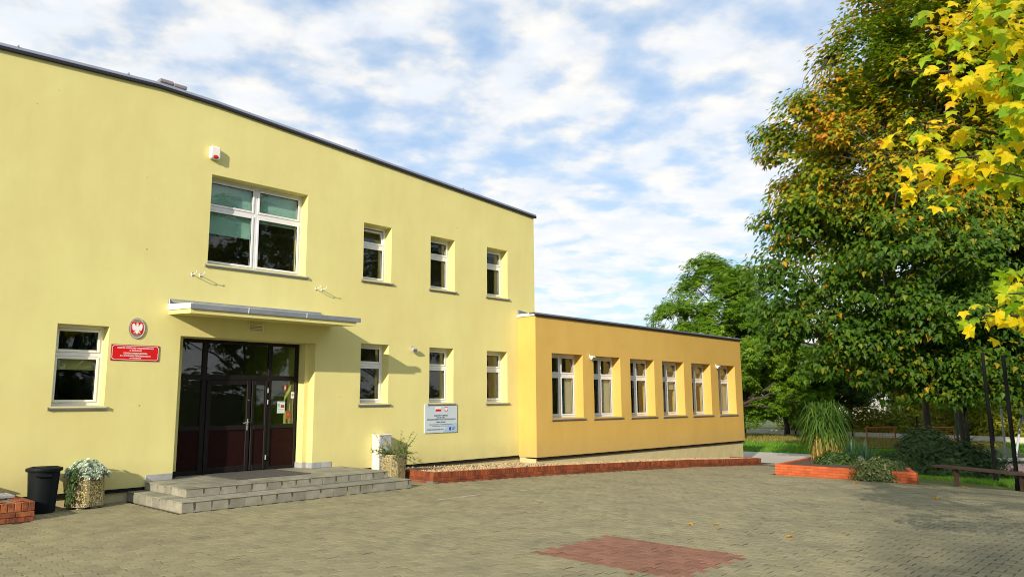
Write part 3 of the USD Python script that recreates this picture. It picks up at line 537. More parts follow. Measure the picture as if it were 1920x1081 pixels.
# ---- canopy
CX0, CX1, CY = 5.97, 9.68, 13.98
cn = MB()
cn.add([(CX0, 15.0, 3.52), (CX1, 15.0, 3.52), (CX1, CY, 3.46), (CX0, CY, 3.46), (CX0, 15.0, 3.68), (CX1, 15.0, 3.68), (CX1, CY, 3.555), (CX0, CY, 3.555)], [(0, 3, 2, 1), (4, 5, 6, 7), (3, 7, 6, 2), (0, 4, 7, 3), (1, 2, 6, 5)])
cp = part('canopy', cn, 'yellow', MAIN)
part('fascia', MB().add([(CX0 - .02, CY - .04, 3.545), (CX1 + .09, CY - .04, 3.545), (CX1 + .09, CY - .04, 3.635), (CX0 - .02, CY - .04, 3.635), (CX0 - .02, CY + .02, 3.545), (CX1 + .09, CY + .02, 3.545), (CX1 + .09, CY + .02, 3.645), (CX0 - .02, CY + .02, 3.645)], [(0, 1, 2, 3), (0, 4, 5, 1), (3, 2, 6, 7), (0, 3, 7, 4), (1, 5, 6, 2)]), 'zinc', cp)
part('roof_sheet', MB().add([(CX0, CY + .021, 3.64), (CX1 - .35, CY + .021, 3.64), (CX1 - .35, 14.97, 3.70), (CX0, 14.97, 3.70), (CX0, 14.80, 3.735), (CX1 - .35, 14.80, 3.72), (CX1 - .35, 14.99, 3.80), (CX0, 14.99, 3.83)], [(0, 1, 2, 3), (4, 5, 6, 7)]), 'zinc', cp)
part('upstand', MB().box(CX0 - .02, CX1 - .3, 14.955, 14.999, 3.68, 3.82, .004), 'zinc', cp)
part('side_flashing', MB().add([(CX0 - .025, 15.0, 3.60), (CX0 - .025, CY - .03, 3.55), (CX0 - .025, CY - .03, 3.65), (CX0 - .025, 15.0, 3.725), (CX0 + .02, 15.0, 3.60), (CX0 + .02, CY - .03, 3.55), (CX0 + .02, CY - .03, 3.65), (CX0 + .02, 15.0, 3.725)], [(0, 1, 2, 3), (0, 4, 5, 1), (3, 2, 6, 7), (1, 5, 6, 2)]), 'white_metal', cp)
for x in (7.1, 8.4): part('seam', MB().box(x, x + .02, CY - .046, CY + .03, 3.54, 3.65, .003), 'zinc', cp)
# ---- vent over the door, junction flashing
vt = part('vent', MB().box(7.64, 7.98, 14.955, 14.999, 3.28, 3.30, .003).box(7.64, 7.98, 14.955, 14.999, 3.425, 3.445, .003).box(7.64, 7.665, 14.955, 14.999, 3.30, 3.425, .003).box(7.955, 7.98, 14.955, 14.999, 3.30, 3.425, .003), 'vent', MAIN)
part('grille_back', MB().box(7.665, 7.955, 14.985, 14.999, 3.30, 3.425), 'green_blind', vt)
for k in range(4): part('slat', MB().box(7.666, 7.954, 14.970, 14.984, 3.306 + k * .031, 3.320 + k * .031), 'vent', vt)

# ---- wing
def wz(x): return -.0065 * (x - 16.06)
WY = 14.32; WINX = [(16.77, 18.23), (18.77, 20.20), (20.76, 22.20), (22.71, 24.15), (24.69, 26.10), (26.68, 28.06)]
wf = Polygon([(16.06, .20), (28.62, .15), (28.62, 4.15), (16.06, 4.23)])
wh = unary_union([sbox(a, 1.28 + wz(a), b, 3.17 + wz(a)) for a, b in WINX])
ww = MB().prism(wf.difference(wh), WY, WY + .50, 'y')
ww.box(16.06, 16.36, WY + .501, 15.0, .2, 4.2).box(28.32, 28.62, WY + .501, 26, .15, 4.14).box(16.81, 28.31, 25.7, 26, .15, 4.1).box(16.81, 17.0, 15.6, 25.69, .2, 4.1)
part('wall', ww, 'ochre', WING)
part('plinth', MB().box(16.09, 28.55, WY + .06, WY + .45, -.95, .155).box(16.09, 16.30, WY + .45, 15.0, -.5, .198).box(28.3, 28.55, WY + .45, 25.9, -1.0, .149), 'plinth', WING)
part('starter_rail', MB().add([(16.08, WY + .006, .130), (28.6, WY + .006, .080), (28.6, WY + .006, .149), (16.08, WY + .006, .199), (16.08, WY + .06, .130), (28.6, WY + .06, .080), (28.6, WY + .06, .149), (16.08, WY + .06, .199)], [(0, 1, 2, 3), (0, 4, 5, 1)]), 'gasket', WING)
part('roof', MB().add([(16.1, WY + .03, 4.21), (28.6, WY + .03, 4.13), (28.6, 26, 4.13), (16.83, 26, 4.21), (16.83, 15.0, 4.215), (16.1, 14.99, 4.215)], [(0, 1, 2, 3), (0, 3, 4, 5)]), 'roof_felt', WING)
coping([(16.02, 4.215), (28.68, 4.135)], WY, 'coping', 'coping_dark', WING, .045, .05, .05)
part('side_flashing', MB().box(16.02, 16.10, WY - .04, 14.999, 4.215, 4.30, .004), 'white_metal', WING)
part('upstand', MB().add([(16.04, 14.995, 4.27), (16.78, 14.995, 4.27), (16.78, 14.995, 4.34), (16.04, 14.995, 4.43), (16.04, 14.96, 4.27), (16.78, 14.96, 4.27), (16.78, 14.96, 4.34), (16.04, 14.96, 4.43)], [(4, 5, 6, 7), (7, 6, 2, 3), (0, 4, 7, 3)]), 'zinc', WING)
for x in (20.5, 23.0, 25.4, 27.6): part('coping_joint', MB().box(x, x + .25, WY - .03, WY + .17, 4.30 + wz(x), 4.325 + wz(x), .005), 'white_metal', WING)
blind_set = [
    [(17.6, 18.17, 1.36, 3.1 - 1.0, 'beige_blind')], [(19.6, 20.14, 1.36, 2.5, 'beige_blind')], [], [(23.48, 24.09, 2.16, 2.48, 'beige_blind'), (23.48, 24.09, 2.80, 3.05, 'beige_blind')],
    [(25.46, 26.04, 2.33, 2.46, 'beige_blind'), (25.46, 26.04, 2.78, 3.0, 'beige_blind')], [(27.45, 28.0, 1.3, 2.46, 'beige_blind'), (27.45, 28.0, 2.74, 3.0, 'beige_blind')]]
blind_set[0] = [(17.82, 18.17, 1.36, 2.46, 'beige_blind'), (17.5, 17.8, 1.36, 2.46, 'curtain')]; blind_set[1] = [(19.72, 20.14, 1.34, 2.46, 'beige_blind')]
for k, (a, b) in enumerate(WINX): window(WING, a, b, 1.28 + wz(a), 3.17 + wz(a), WY + .32, 2, .33, WY, blind_set[k], fw=.06, sw=.05)
wi = MB().box(17.01, 28.3, 18.9, 19.0, .2, 4.1).box(17.01, 28.3, WY + .51, 25.6, 4.0, 4.08)
for x in (20.5, 24.4): wi.box(x - .05, x + .05, WY + .52, 18.89, .2, 3.99)
part('interior_wall', wi, 'interior', WING)
part('interior_floor', MB().box(16.4, 28.3, WY + .52, 25.6, .1, .19), 'floor_in', WING)

# ================================================================ THINGS ON THE WALLS
# red school sign
def lettering(text, h, bold=False): 
    m = meshkit.text_mesh(text, h, .002, bold); return np.array(m.vertices), np.array(m.faces), m.bounds
def on_wall(mb, text, cx, zbase, h, y, width=None, bold=False):
    """lettering standing on a wall that faces -y, centred on cx"""
    v, f, b = lettering(text, h, bold); w_ = b[1][0] - b[0][0]; s = 1.0 if not width else width / w_
    X = cx + (v[:, 0] - b[0][0] - w_ / 2) * s; mb.add(np.stack([X, y - v[:, 2], zbase + v[:, 1]], 1), f)
sg = thing('school_sign', 'red rectangular name sign with white lettering beside the entrance', 'sign', loc=(5.395, 15.0, 2.735))
def rot_in_wall(mesh, cx, cz, deg):
    v, f = mesh.mesh() if isinstance(mesh, MB) else mesh; v = np.array(v); a = math.radians(deg); x, z = v[:, 0] - cx, v[:, 2] - cz
    v[:, 0] = cx + x * math.cos(a) - z * math.sin(a); v[:, 2] = cz + x * math.sin(a) + z * math.cos(a); return v, f
part('plate', MB().box(4.96, 5.83, 14.985, 14.999, 2.585, 2.885, .003), 'dark_red', sg)
part('field', MB().box(4.98, 5.81, 14.981, 14.986, 2.605, 2.865), 'red_sign', sg)
fr_o = sbox(4.972, 2.597, 5.818, 2.873); c_ = .03
def chamf(x0, z0, x1, z1, c): return Polygon([(x0 + c, z0), (x1 - c, z0), (x1, z0 + c), (x1, z1 - c), (x1 - c, z1), (x0 + c, z1), (x0, z1 - c), (x0, z0 + c)])
part('border_line', MB().prism(chamf(4.975, 2.60, 5.815, 2.87, .03).difference(chamf(4.983, 2.608, 5.807, 2.862, .028)), 14.979, 14.981, 'y'), 'white_paint', sg)
tx = MB()
for t, z, h, wd in (('ZESPÓŁ SZKOLNO-PRZEDSZKOLNY', 2.812, .026, .66), ('w DRAWNIE', 2.765, .024, .22), ('SZKOŁA PODSTAWOWA', 2.712, .027, .43), ('im. STEFANA ŻEROMSKIEGO', 2.666, .025, .55), ('w DRAWNIE', 2.625, .022, .21)):
    on_wall(tx, t, 5.395, z, h, 14.981, wd, True)
part('lettering', tx, 'white_paint', sg)
# oval emblem
em = thing('oval_emblem', 'oval plaque with white crowned eagle on a red shield', 'emblem', loc=(5.395, 15.0, 3.2))
th = np.linspace(0, 2 * np.pi, 48, endpoint=False)
ov = lambda a, b: Polygon(np.c_[5.395 + a * np.cos(th), 3.205 + b * np.sin(th)])
part('rim', MB().prism(ov(.148, .197).difference(ov(.136, .184)), 14.978, 14.999, 'y'), 'oval_grey', em)
part('white_line', MB().prism(ov(.136, .184).difference(ov(.127, .175)), 14.980, 14.999, 'y'), 'white_paint', em)
part('plate', MB().prism(ov(.127, .175), 14.983, 14.998, 'y'), 'oval_grey', em)
shield = Polygon([(-.108, .112), (.108, .112), (.108, -.085), (.09, -.108), (.03, -.112), (0, -.122), (-.03, -.112), (-.09, -.108), (-.108, -.085)])
from shapely import affinity
part('shield', MB().prism(affinity.translate(shield, 5.395, 3.205), 14.979, 14.983, 'y'), 'red_sign', em)
half = [(0, .085), (.018, .08), (.022, .06), (.012, .045), (.03, .035), (.045, .07), (.062, .09), (.082, .085), (.094, .055), (.092, .01), (.08, -.03), (.066, -.05), (.055, -.035), (.05, -.055), (.038, -.03), (.03, -.045), (.05, -.075), (.055, -.095), (.035, -.085), (.02, -.07), (.022, -.1), (0, -.11)]
eagle = Polygon(half + [(-x, z) for x, z in half[::-1]]).buffer(0)
part('eagle', MB().prism(affinity.translate(eagle, 5.395, 3.205), 14.976, 14.979, 'y'), 'white_paint', em)
part('crown', MB().prism(affinity.translate(Polygon([(-.018, .088), (.018, .088), (.024, .108), (.01, .1), (0, .112), (-.01, .1), (-.024, .108)]), 5.395, 3.203), 14.975, 14.979, 'y'), 'gold', em)
part('claw', MB().prism(affinity.translate(Polygon([(.04, -.08), (.07, -.078), (.062, -.098), (.045, -.1)]), 5.395, 3.205), 14.9745, 14.976, 'y').prism(affinity.translate(Polygon([(-.04, -.08), (-.045, -.1), (-.062, -.098), (-.07, -.078)]), 5.395, 3.205), 14.9745, 14.976, 'y'), 'gold', em)
# notice board
nb = thing('notice_board', 'pale blue information board with flag and dark lettering under a lower window', 'sign', loc=(13.07, 15.0, 1.35))
bx0, bx1, bz0, bz1 = 12.52, 13.63, .98, 1.715
part('plate', MB().box(bx0, bx1, 14.975, 14.998, bz0, bz1, .004), 'board', nb)
part('corner_shape', MB().prism(Polygon([(13.12, bz0 + .004), (bx1 - .004, bz0 + .004), (bx1 - .004, 1.22), (13.50, 1.22), (13.22, 1.1)]), 14.9728, 14.9748, 'y'), 'board_blue', nb)
part('flag', MB().box(12.88, 13.06, 14.972, 14.9748, 1.53, 1.585), 'red_sign', nb); part('flag', MB().box(12.88, 13.06, 14.972, 14.9748, 1.5855, 1.64), 'white_paint', nb)
part('crest', MB().prism(affinity.translate(affinity.scale(shield, .45, .52, origin=(0, 0)), 13.24, 1.583), 14.972, 14.9748, 'y'), 'red_sign', nb)
part('crest_eagle', MB().prism(affinity.translate(affinity.scale(eagle, .45, .5, origin=(0, 0)), 13.24, 1.583), 14.970, 14.972, 'y'), 'white_paint', nb)
tx = MB()
for t, z, h, wd, bo in (('RZĄDOWY FUNDUSZ', 1.405, .034, .47, True), ('POLSKI ŁAD:', 1.355, .032, .28, True), ('PROGRAM INWESTYCJI STRATEGICZNYCH', 1.305, .034, .98, True), ('GMINA DRAWNO', 1.240, .027, .32, True), ('Zakup elementów i wyposażenia budynku', 1.185, .024, .80, False), ('szkolnego w Drawnie', 1.145, .024, .58, False)):
    on_wall(tx, t, 13.06 if wd < .9 else 13.08, z, h, 14.9745, wd, bo)
on_wall(tx, 'DOFINANSOWANIE | INWESTYCJA', 12.87, 1.055, .024, 14.9745, .57, True); on_wall(tx, 'POLSKI', 13.50, 1.085, .026, 14.9725, .10, True); on_wall(tx, 'ŁAD', 13.48, 1.045, .026, 14.9725, .06, True)
part('lettering', tx, 'ink', nb)
part('logo', MB().prism(Polygon([(13.34, 1.10), (13.37, 1.125), (13.405, 1.12), (13.415, 1.09), (13.40, 1.03), (13.37, 1.02), (13.345, 1.045)]), 14.9705, 14.9727, 'y'), 'logo_blue', nb)
# alarm siren
sr = thing('alarm_siren', 'white alarm box with red lens high on the yellow wall', 'alarm', loc=(6.70, 15, 6.97))
part('casing', MB().box(6.59, 6.80, 14.89, 14.998, 6.84, 7.11, .022), 'siren_white', sr)
lens = trimesh.creation.icosphere(2, 1.0); part('lens', (lens.vertices * [.062, .02, .042] + [6.70, 14.893, 6.885], lens.faces), 'siren_red', sr, smooth=True)
# flag holder hooks
for x, lab in ((6.45, 'pair of bent steel hooks left of the big upper window sill corner'), (9.30, 'pair of bent steel hooks below right end of the big upper window')):
    hk = thing('flag_hook', lab, 'hook', 'steel hooks above the canopy', loc=(x, 15, 4.36))
    part('plate', MB().box(x - .075, x - .045, 14.985, 14.999, 4.33, 4.40, .003).box(x + .09, x + .12, 14.985, 14.999, 4.33, 4.40, .003), 'steel', hk)
    for q in (-.06, .105):
        part('hook_arm', MB().tube([(x + q, 14.99, 4.36), (x + q, 14.84, 4.365), (x + q, 14.80, 4.385), (x + q, 14.79, 4.42)], .009, 8), 'white_metal', hk)
# floodlights
def flood(x, y, z, lab, mat, s=1.0):
    t = thing('floodlight', lab, 'floodlight', loc=(x, y, z))
    part('bracket', MB().box(x - .03 * s, x + .03 * s, y - .012, y - .001, z - .02, z + .12 * s, .003).tube([(x, y - .01, z + .06 * s), (x, y - .07 * s, z + .05 * s), (x + .01, y - .11 * s, z + .02 * s)], .014 * s, 8), mat, t)
    a = math.radians(35); R_ = np.array([[1, 0, 0], [0, math.cos(a), -math.sin(a)], [0, math.sin(a), math.cos(a)]])
    def place(mb): v, f = mb.mesh(); return v @ R_.T + [x + .02, y - .14 * s, z - .02 * s], f
    part('housing', place(MB().box(-.10 * s, .10 * s, -.05 * s, .05 * s, -.07 * s, .07 * s, .018 * s)), mat, t)
    part('glass', place(MB().box(-.085 * s, .085 * s, -.056 * s, -.0505 * s, -.055 * s, .055 * s)), 'lamp_glass', t)
    for k in range(4): part('cooling_fin', place(MB().box(-.08 * s + .05 * k * s, -.07 * s + .05 * k * s, .051 * s, .07 * s, -.05 * s, .05 * s)), mat, t)
flood(12.07, 15.0, 3.10, 'grey floodlight on the yellow wall between two lower windows', 'lamp_grey', .72)
flood(18.58, WY, 3.10, 'white floodlight between the first two ochre wing windows', 'lamp_white', .8)
flood(26.50, WY, 3.03, 'white floodlight before the last ochre wing window', 'lamp_white', .8)
# posters on the entrance glass
def poster(x0, x1, z0, z1, mt, lab, marks=()):
    t = thing('poster', lab, 'poster', loc=((x0 + x1) / 2, DY0, (z0 + z1) / 2)); y = DY0 + .028
    part('sheet', MB().box(x0, x1, y - .001, y, z0, z1), mt, t)
    for (a, b, c_, d_, m2) in marks: part('print', MB().box(a, b, y - .002, y - .0012, c_, d_), m2, t)
poster(8.71, 8.90, 1.55, 1.81, 'paper', 'pale turquoise notice taped inside the right entrance pane', [(8.80, 8.885, 1.67, 1.735, 'paper_red'), (8.72, 8.78, 1.74, 1.75, 'ink'), (8.72, 8.78, 1.715, 1.725, 'ink'), (8.72, 8.78, 1.69, 1.70, 'ink'), (8.72, 8.88, 1.63, 1.636, 'ink'), (8.72, 8.86, 1.60, 1.606, 'ink'), (8.76, 8.89, 1.785, 1.793, 'logo_blue')])
poster(8.93, 9.04, 1.42, 1.60, 'paper_red', 'small maroon notice low on the right entrance pane', [(8.95, 9.02, 1.51, 1.516, 'gold')])
poster(8.86, 8.925, 2.03, 2.19, 'paper_red', 'narrow dark red card at the top of the right entrance pane', [(8.88, 8.9, 2.08, 2.15, 'white_paint')])
poster(9.045, 9.125, 1.88, 2.02, 'paper_white', 'small white card at the edge of the right entrance pane', [(9.06, 9.11, 1.93, 1.98, 'oval_grey')])

# ================================================================ STEPS
ST = thing('entrance_steps', 'two wide tiled entrance steps stained dark at the joints', 'steps', loc=(7.83, 13.9, 0))
part('core', MB().box(5.445, 10.215, 12.665, 15.05, -.03, .162).box(5.745, 10.015, 13.215, 15.05, .162, .312).box(6.24, 9.27, 15.05, 15.54, .1, .312), 'step_core', ST)
rs = random.Random(3)
def tiles_row(a, b, size, fn, first=None):
    x = a
    while x < b - .01:
        e = min(x + (first or size), b); first = None
        if b - e < .06: e = b
        fn(x + .003, e - .003); x = e
def jit(): return rs.uniform(-.0012, .0012)
TF = []
for (x0, x1, y0, za, zb, off) in ((5.43, 10.23, 12.65, 0.004, .164, .21), (5.73, 10.03, 13.20, .182, .314, .31)):
    tiles_row(x0, x1, .30, lambda a, b: part('tile', cbox(a, b, y0 + jit(), y0 + .014, za, zb, .003), 'tile', ST), off)
    tiles_row(y0, 15.04, .30, lambda a, b: part('tile', cbox(x0 + jit(), x0 + .014, a, b, za, zb, .003), 'tile', ST))
    tiles_row(y0, 15.04, .30, lambda a, b: part('tile', cbox(x1 - .014, x1 + jit(), a, b, za, zb, .003), 'tile', ST))
# treads with a slim nosing
tiles_row(5.42, 10.24, .30, lambda a, b: part('tile', cbox(a, b, 12.635, 13.199, .166, .18 + jit(), .003), 'tile', ST), .21)
tiles_row(13.2, 15.05, .30, lambda a, b: part('tile', cbox(5.42, 5.728, a, b, .166, .18 + jit(), .003), 'tile', ST))
tiles_row(13.2, 15.05, .30, lambda a, b: part('tile', cbox(10.032, 10.24, a, b, .166, .18 + jit(), .003), 'tile', ST))
yy = 13.185
for r in range(7):
    ye = min(yy + .30, 15.045); tiles_row(5.715, 10.045, .30, lambda a, b: part('tile', cbox(a, b, yy + .003, ye - .003, .316, .33 + jit(), .003), 'tile', ST), .31); yy = ye
    if yy > 15.04: break
tiles_row(6.24, 9.27, .30, lambda a, b: part('tile', cbox(a, b, 15.052, 15.53, .316, .33 + jit(), .003), 'tile', ST), .2)
# dark weathering running down from the joints of the risers
stn = MB()
for (x0, x1, y0, zt, zb, off) in ((5.43, 10.23, 12.646, .160, .01, .21), (5.73, 10.03, 13.196, .311, .19, .31)):
    x = x0 + off
    while x < x1 - .05:
        if rs.random() < .85:
            w_ = rs.uniform(.009, .021); L = (zt - zb) * rs.uniform(.45, .95); s_ = rs.uniform(-.006, .006)
            stn.add([(x - w_, y0, zt), (x + w_, y0, zt), (x + w_ * .8 + s_, y0, zt - L * .6), (x + w_ * .4 + s_, y0, zt - L), (x - w_ * .45 + s_, y0, zt - L * .85), (x - w_ * .8, y0, zt - L * .4)], [(0, 5, 4), (0, 4, 3), (0, 3, 2), (0, 2, 1)])
        x += .30
for (x0, ya, yb, zt, L0) in ((5.426, 12.65, 15.0, .160, .07), (5.726, 13.2, 15.0, .311, .06)):
    y = ya + .3
    while y < yb:
        w_ = rs.uniform(.003, .008); L = L0 * rs.uniform(.5, 1.2)
        stn.add([(x0, y - w_, zt), (x0, y + w_, zt), (x0, y + w_ * .2, zt - L), (x0, y - w_ * .3, zt - L * .8)], [(0, 3, 2), (0, 2, 1)]); y += .3
part('joint_stain', stn, 'stain', ST, kind='stuff')
solo('door_mat', MB().box(7.0, 8.62, 13.92, 15.42, .332, .344, .004), 'mat', 'dark grey rubber mat lying before the entrance doors', 'door mat')

# ================================================================ BRICK BORDER ALONG THE WALLS
BB = thing('brick_planter_border', 'long low red brick border filled with gravel along the building wall', 'planter', loc=(19, 13.2, 0))
BX0, BX1, BY = 11.2, 27.4, 13.09
def gz(x, z): return float(g(x)) + z
def brick_box(x0, x1, y0, y1, z0, z1, xr=None, c=.005):
    """box that follows the ground slope along x"""
    v, f = cbox(x0, x1, y0, y1, z0, z1, c); v = np.array(v); v[:, 2] += g(v[:, 0]); return v, f
core = MB()
for a in np.arange(BX0 + .012, BX1 - .012, 1.0):
    b = min(a + 1.0, BX1 - .012); v, f = cbox(a, b, BY + .012, BY + .11, -.06, .225); v = np.array(v); v[:, 2] += g(v[:, 0]); core.add(v, f)
v, f = cbox(BX0 + .012, BX0 + .11, BY + .11, 15.0, -.06, .225); v = np.array(v); v[:, 2] += g(v[:, 0]); core.add(v, f)
part('mortar_core', core, 'mortar', BB)
far_b = MB(); nb_ = 0
def put(mesh, near_):
    if near_: part('brick', mesh, 'brick', BB)
    else: far_b.add(*mesh)
def jz(): return rs.uniform(-.003, .003)
x = BX0
while x < BX1 - .02:
    e = min(x + .078, BX1); put(brick_box(x + .004, e - .004, BY + jz(), BY + .12, .115, .24 + jz()), x < 17.6); x = e
x = BX0
while x < BX1 - .02:
    e = min(x + .26, BX1); put(brick_box(x + .004, e - .004, BY + jz(), BY + .10, .045, .107), x < 17.6); x = e
x = BX0 + .13
while x < BX1 - .02:
    e = min(x + .26, BX1); put(brick_box(x + .004, e - .004, BY + jz() - .004, BY + .10, -.03, .037), x < 17.6); x = e
y = BY + .125
while y < 14.98:
    e = min(y + .078, 14.99); put(brick_box(BX0 + jz(), BX0 + .12, y + .004, e - .004, .115, .24 + jz()), True); y = e
for z0 in (-.03, .045):
    y = BY + .105 + (.13 if z0 < 0 else 0)
    while y < 14.98:
        e = min(y + .26, 14.99); put(brick_box(BX0 + jz(), BX0 + .10, y + .004, e - .004, z0, z0 + .066), True); y = e
y = BY + .125
while y < 14.3:
    e = min(y + .078, 14.3); put(brick_box(BX1 - .12, BX1 + jz(), y + .004, e - .004, .115, .24 + jz()), False); y = e
part('brickwork', far_b, 'brick', BB, kind='stuff')
soil = MB(); soil.add(*sheet([(BX0 + .1, BY + .1), (16.1, BY + .1), (16.1, 15.06), (BX0 + .1, 15.06)], .185, .8)); soil.add(*sheet([(16.1, BY + .1), (BX1 - .1, BY + .1), (BX1 - .1, 14.39), (16.1, 14.39)], .185, .8))
part('gravel_bed', soil, 'soil', BB)
ico = trimesh.creation.icosphere(0, 1.0)
def pebbles(P, r, seed):
    q = np.random.default_rng(seed); n = len(P); s = r * q.uniform(.6, 1.4, (n, 1, 1)) * q.uniform(.6, 1.1, (n, 1, 3)); V = ico.vertices[None] * s + P[:, None]
    return V.reshape(-1, 3), (ico.faces[None] + (np.arange(n) * len(ico.vertices))[:, None, None]).reshape(-1, 3)
q = np.random.default_rng(9); n = 5200
X = BX0 + .14 + (BX1 - BX0 - .28) * q.random(n) ** 1.3; Yt = np.where(X < 16.05, 15.03, 14.36); Y = BY + .14 + (Yt - BY - .16) * q.random(n)
part('gravel', pebbles(np.c_[X, Y, g(X) + .195 + q.uniform(0, .02, n)], .022, 4), 'gravel', BB, kind='stuff')

# ================================================================ LEFT CORNER: brick block, grate, bin, planters
BK = thing('low_brick_wall', 'low weathered brick wall end at the left edge of the yard', 'brick wall', loc=(2.9, 14.2, 0))
part('mortar_core', MB().box(1.6, 3.585, 13.72, 14.9, -.02, .285), 'mortar', BK)
def bk(*a): part('brick', cbox(*a, .006), 'old_brick', BK)
for r in range(4):
    z0 = .0 + r * .0 
x = 3.60
k = 0
while x > 1.7:
    a = x - .092; bk(a + .005, x - .005, 13.705 + jz(), 13.83, .155, .292 + jz()); x = a
x = 3.60
while x > 1.7:
    a = x - .25; bk(a + .005, x - .005, 13.70 + jz(), 13.82, .075, .147); x = a
x = 3.60 - .12
bk(3.485, 3.595, 13.70, 13.82, -.005, .067)
while x > 1.7:
    a = x - .25; bk(a + .005, x - .005, 13.70 + jz(), 13.82, -.005, .067); x = a
y = 13.835
while y < 14.85:
    for z0, z1 in ((-.005, .067), (.075, .147), (.155, .292)):
        bk(3.48, 3.60 + jz(), y + .004, y + .118, z0, z1)
    y += .122
for kx in range(8):
    for ky in range(4):
        a = 3.60 - .25 * (kx + 1) + .005; bk(max(a, 1.65), 3.60 - .25 * kx - .125 - (.0 if kx else .0), 13.84 + ky * .26, 13.84 + ky * .26 + .25, .293, .304)
GR = thing('plastic_grate', 'grey slatted plastic grate lying on the brick wall', 'grate', loc=(2.9, 14.6, .33))
part('rim', MB().box(2.3, 3.46, 14.30, 14.34, .312, .352, .004).box(2.3, 3.46, 14.76, 14.80, .312, .352, .004).box(3.42, 3.46, 14.34, 14.76, .312, .352, .004), 'grate', GR)
for k in range(12): part('slat', MB().box(2.42 + k * .085, 2.46 + k * .085, 14.345, 14.755, .318, .346, .003), 'grate', GR)
AB = thing('amber_box', 'amber plastic box cut by the left edge behind the grate', 'box', loc=(3.05, 14.9, .36))
part('body', MB().box(2.85, 3.235, 14.82, 14.97, .307, .46, .02), 'amber', AB); part('lid', MB().box(2.84, 3.245, 14.81, 14.975, .461, .49, .01), 'amber', AB)

BN = thing('waste_bin', 'tall black plastic waste bin with a rimmed lid by the wall', 'waste bin', loc=(3.92, 14.58, 0))
bc = (3.92, 14.58, 0)
part('body', MB().lathe([(0, .004), (.19, .004), (.198, .016), (.238, .69), (.242, .72), (.0, .72)], bc, 32), 'bin', BN, smooth=35)
part('rim', MB().lathe([(.239, .672), (.268, .68), (.276, .708), (.268, .732), (.245, .736), (.239, .724)], bc, 32), 'bin', BN, smooth=40)
part('lid', MB().lathe([(.245, .732), (.216, .748), (.204, .724), (.152, .732), (.136, .752), (.0, .756)], bc, 32), 'bin', BN, smooth=40)
dirc = np.array([-bc[0], -bc[1]]); dirc /= np.linalg.norm(dirc)
hp = np.array([bc[0], bc[1]]) + dirc * .242; tdir = np.array([-dirc[1], dirc[0]])
hp = hp + tdir * (-.02) if False else hp
hm = MB()
for s_ in (-.10, .10): hm.tube([(*(hp + tdir * s_ - dirc * .01), .62), (*(hp + tdir * s_ + dirc * .035), .62)], .016, 6)
hm.tube([(*(hp - tdir * .11 + dirc * .035), .615), (*(hp + tdir * .11 + dirc * .035), .615)], .017, 8)
part('handle', hm, 'bin', BN)

def octo(cx, cy, r0, r1, z0, z1, rot, name, label, n=6, tilt=0):
    """faceted exposed-aggregate planter: n slabs with plain edge strips, soil inside"""
    t = thing(name, label, 'planter', loc=(cx, cy, 0))
    a = rot + np.array([k * np.pi / 2 + o for k in range(4) for o in (-.52, .52)]); n = 8
    lo = np.c_[cx + r0 * np.cos(a), cy + r0 * np.sin(a), np.full(n, z0)]; hi = np.c_[cx + r1 * np.cos(a), cy + r1 * np.sin(a), np.full(n, z1)]
    for k in range(n):
        k2 = (k + 1) % n; A, B, C, D = lo[k], lo[k2], hi[k2], hi[k]; nn = np.cross(B - A, D - A); nn /= np.linalg.norm(nn); e = .03
        def lerp(u, w_): return (A * (1 - u) + B * u) * (1 - w_) + (D * (1 - u) + C * u) * w_
        o = nn * .008; Q = [lerp(.07, .02), lerp(.93, .02), lerp(.93, .97), lerp(.07, .97)]; V = Q + [p_ + o for p_ in Q]
        part('aggregate_slab', MB().add(V, [(4, 5, 6, 7), (0, 1, 5, 4), (1, 2, 6, 5), (2, 3, 7, 6), (3, 0, 4, 7)]), 'exposed', t)
    sh = MB(); ri = .82
    inn = np.c_[cx + ri * r1 * np.cos(a), cy + ri * r1 * np.sin(a), np.full(n, z1)]; inb = inn.copy(); inb[:, 2] = z1 - .06
    V = np.vstack([lo, hi, inn, inb]); F = []
    for k in range(n):
        k2 = (k + 1) % n
        for o in (0, n, 2 * n): F.append((k + o, k2 + o, k2 + o + n, k + o + n))
    sh.add(V, F); sh.f.append(np.array([(0, k + 1, k) for k in range(1, n - 1)])); 
    part('shell', sh, 'exposed_edge', t)
    part('soil', MB().add(inb, [(0, k, k + 1, k + 1) for k in range(1, n - 1)]), 'soil', t)
    part('foot', MB().box(cx - r0 * .5, cx - r0 * .15, cy - r0 * .6, cy + r0 * .6, 0.002, z0 - .001).box(cx + r0 * .15, cx + r0 * .5, cy - r0 * .6, cy + r0 * .6, .002, z0 - .001), 'exposed_edge', t)
    return t
PA = octo(4.60, 14.66, .305, .265, .045, .66, math.radians(20), 'concrete_planter', 'faceted pebbled concrete planter of silver foliage beside the black bin')
PB = octo(10.84, 14.06, .265, .285, .03, .60, math.radians(10), 'concrete_planter', 'pebbled concrete planter of straggling green shrub right of the steps')

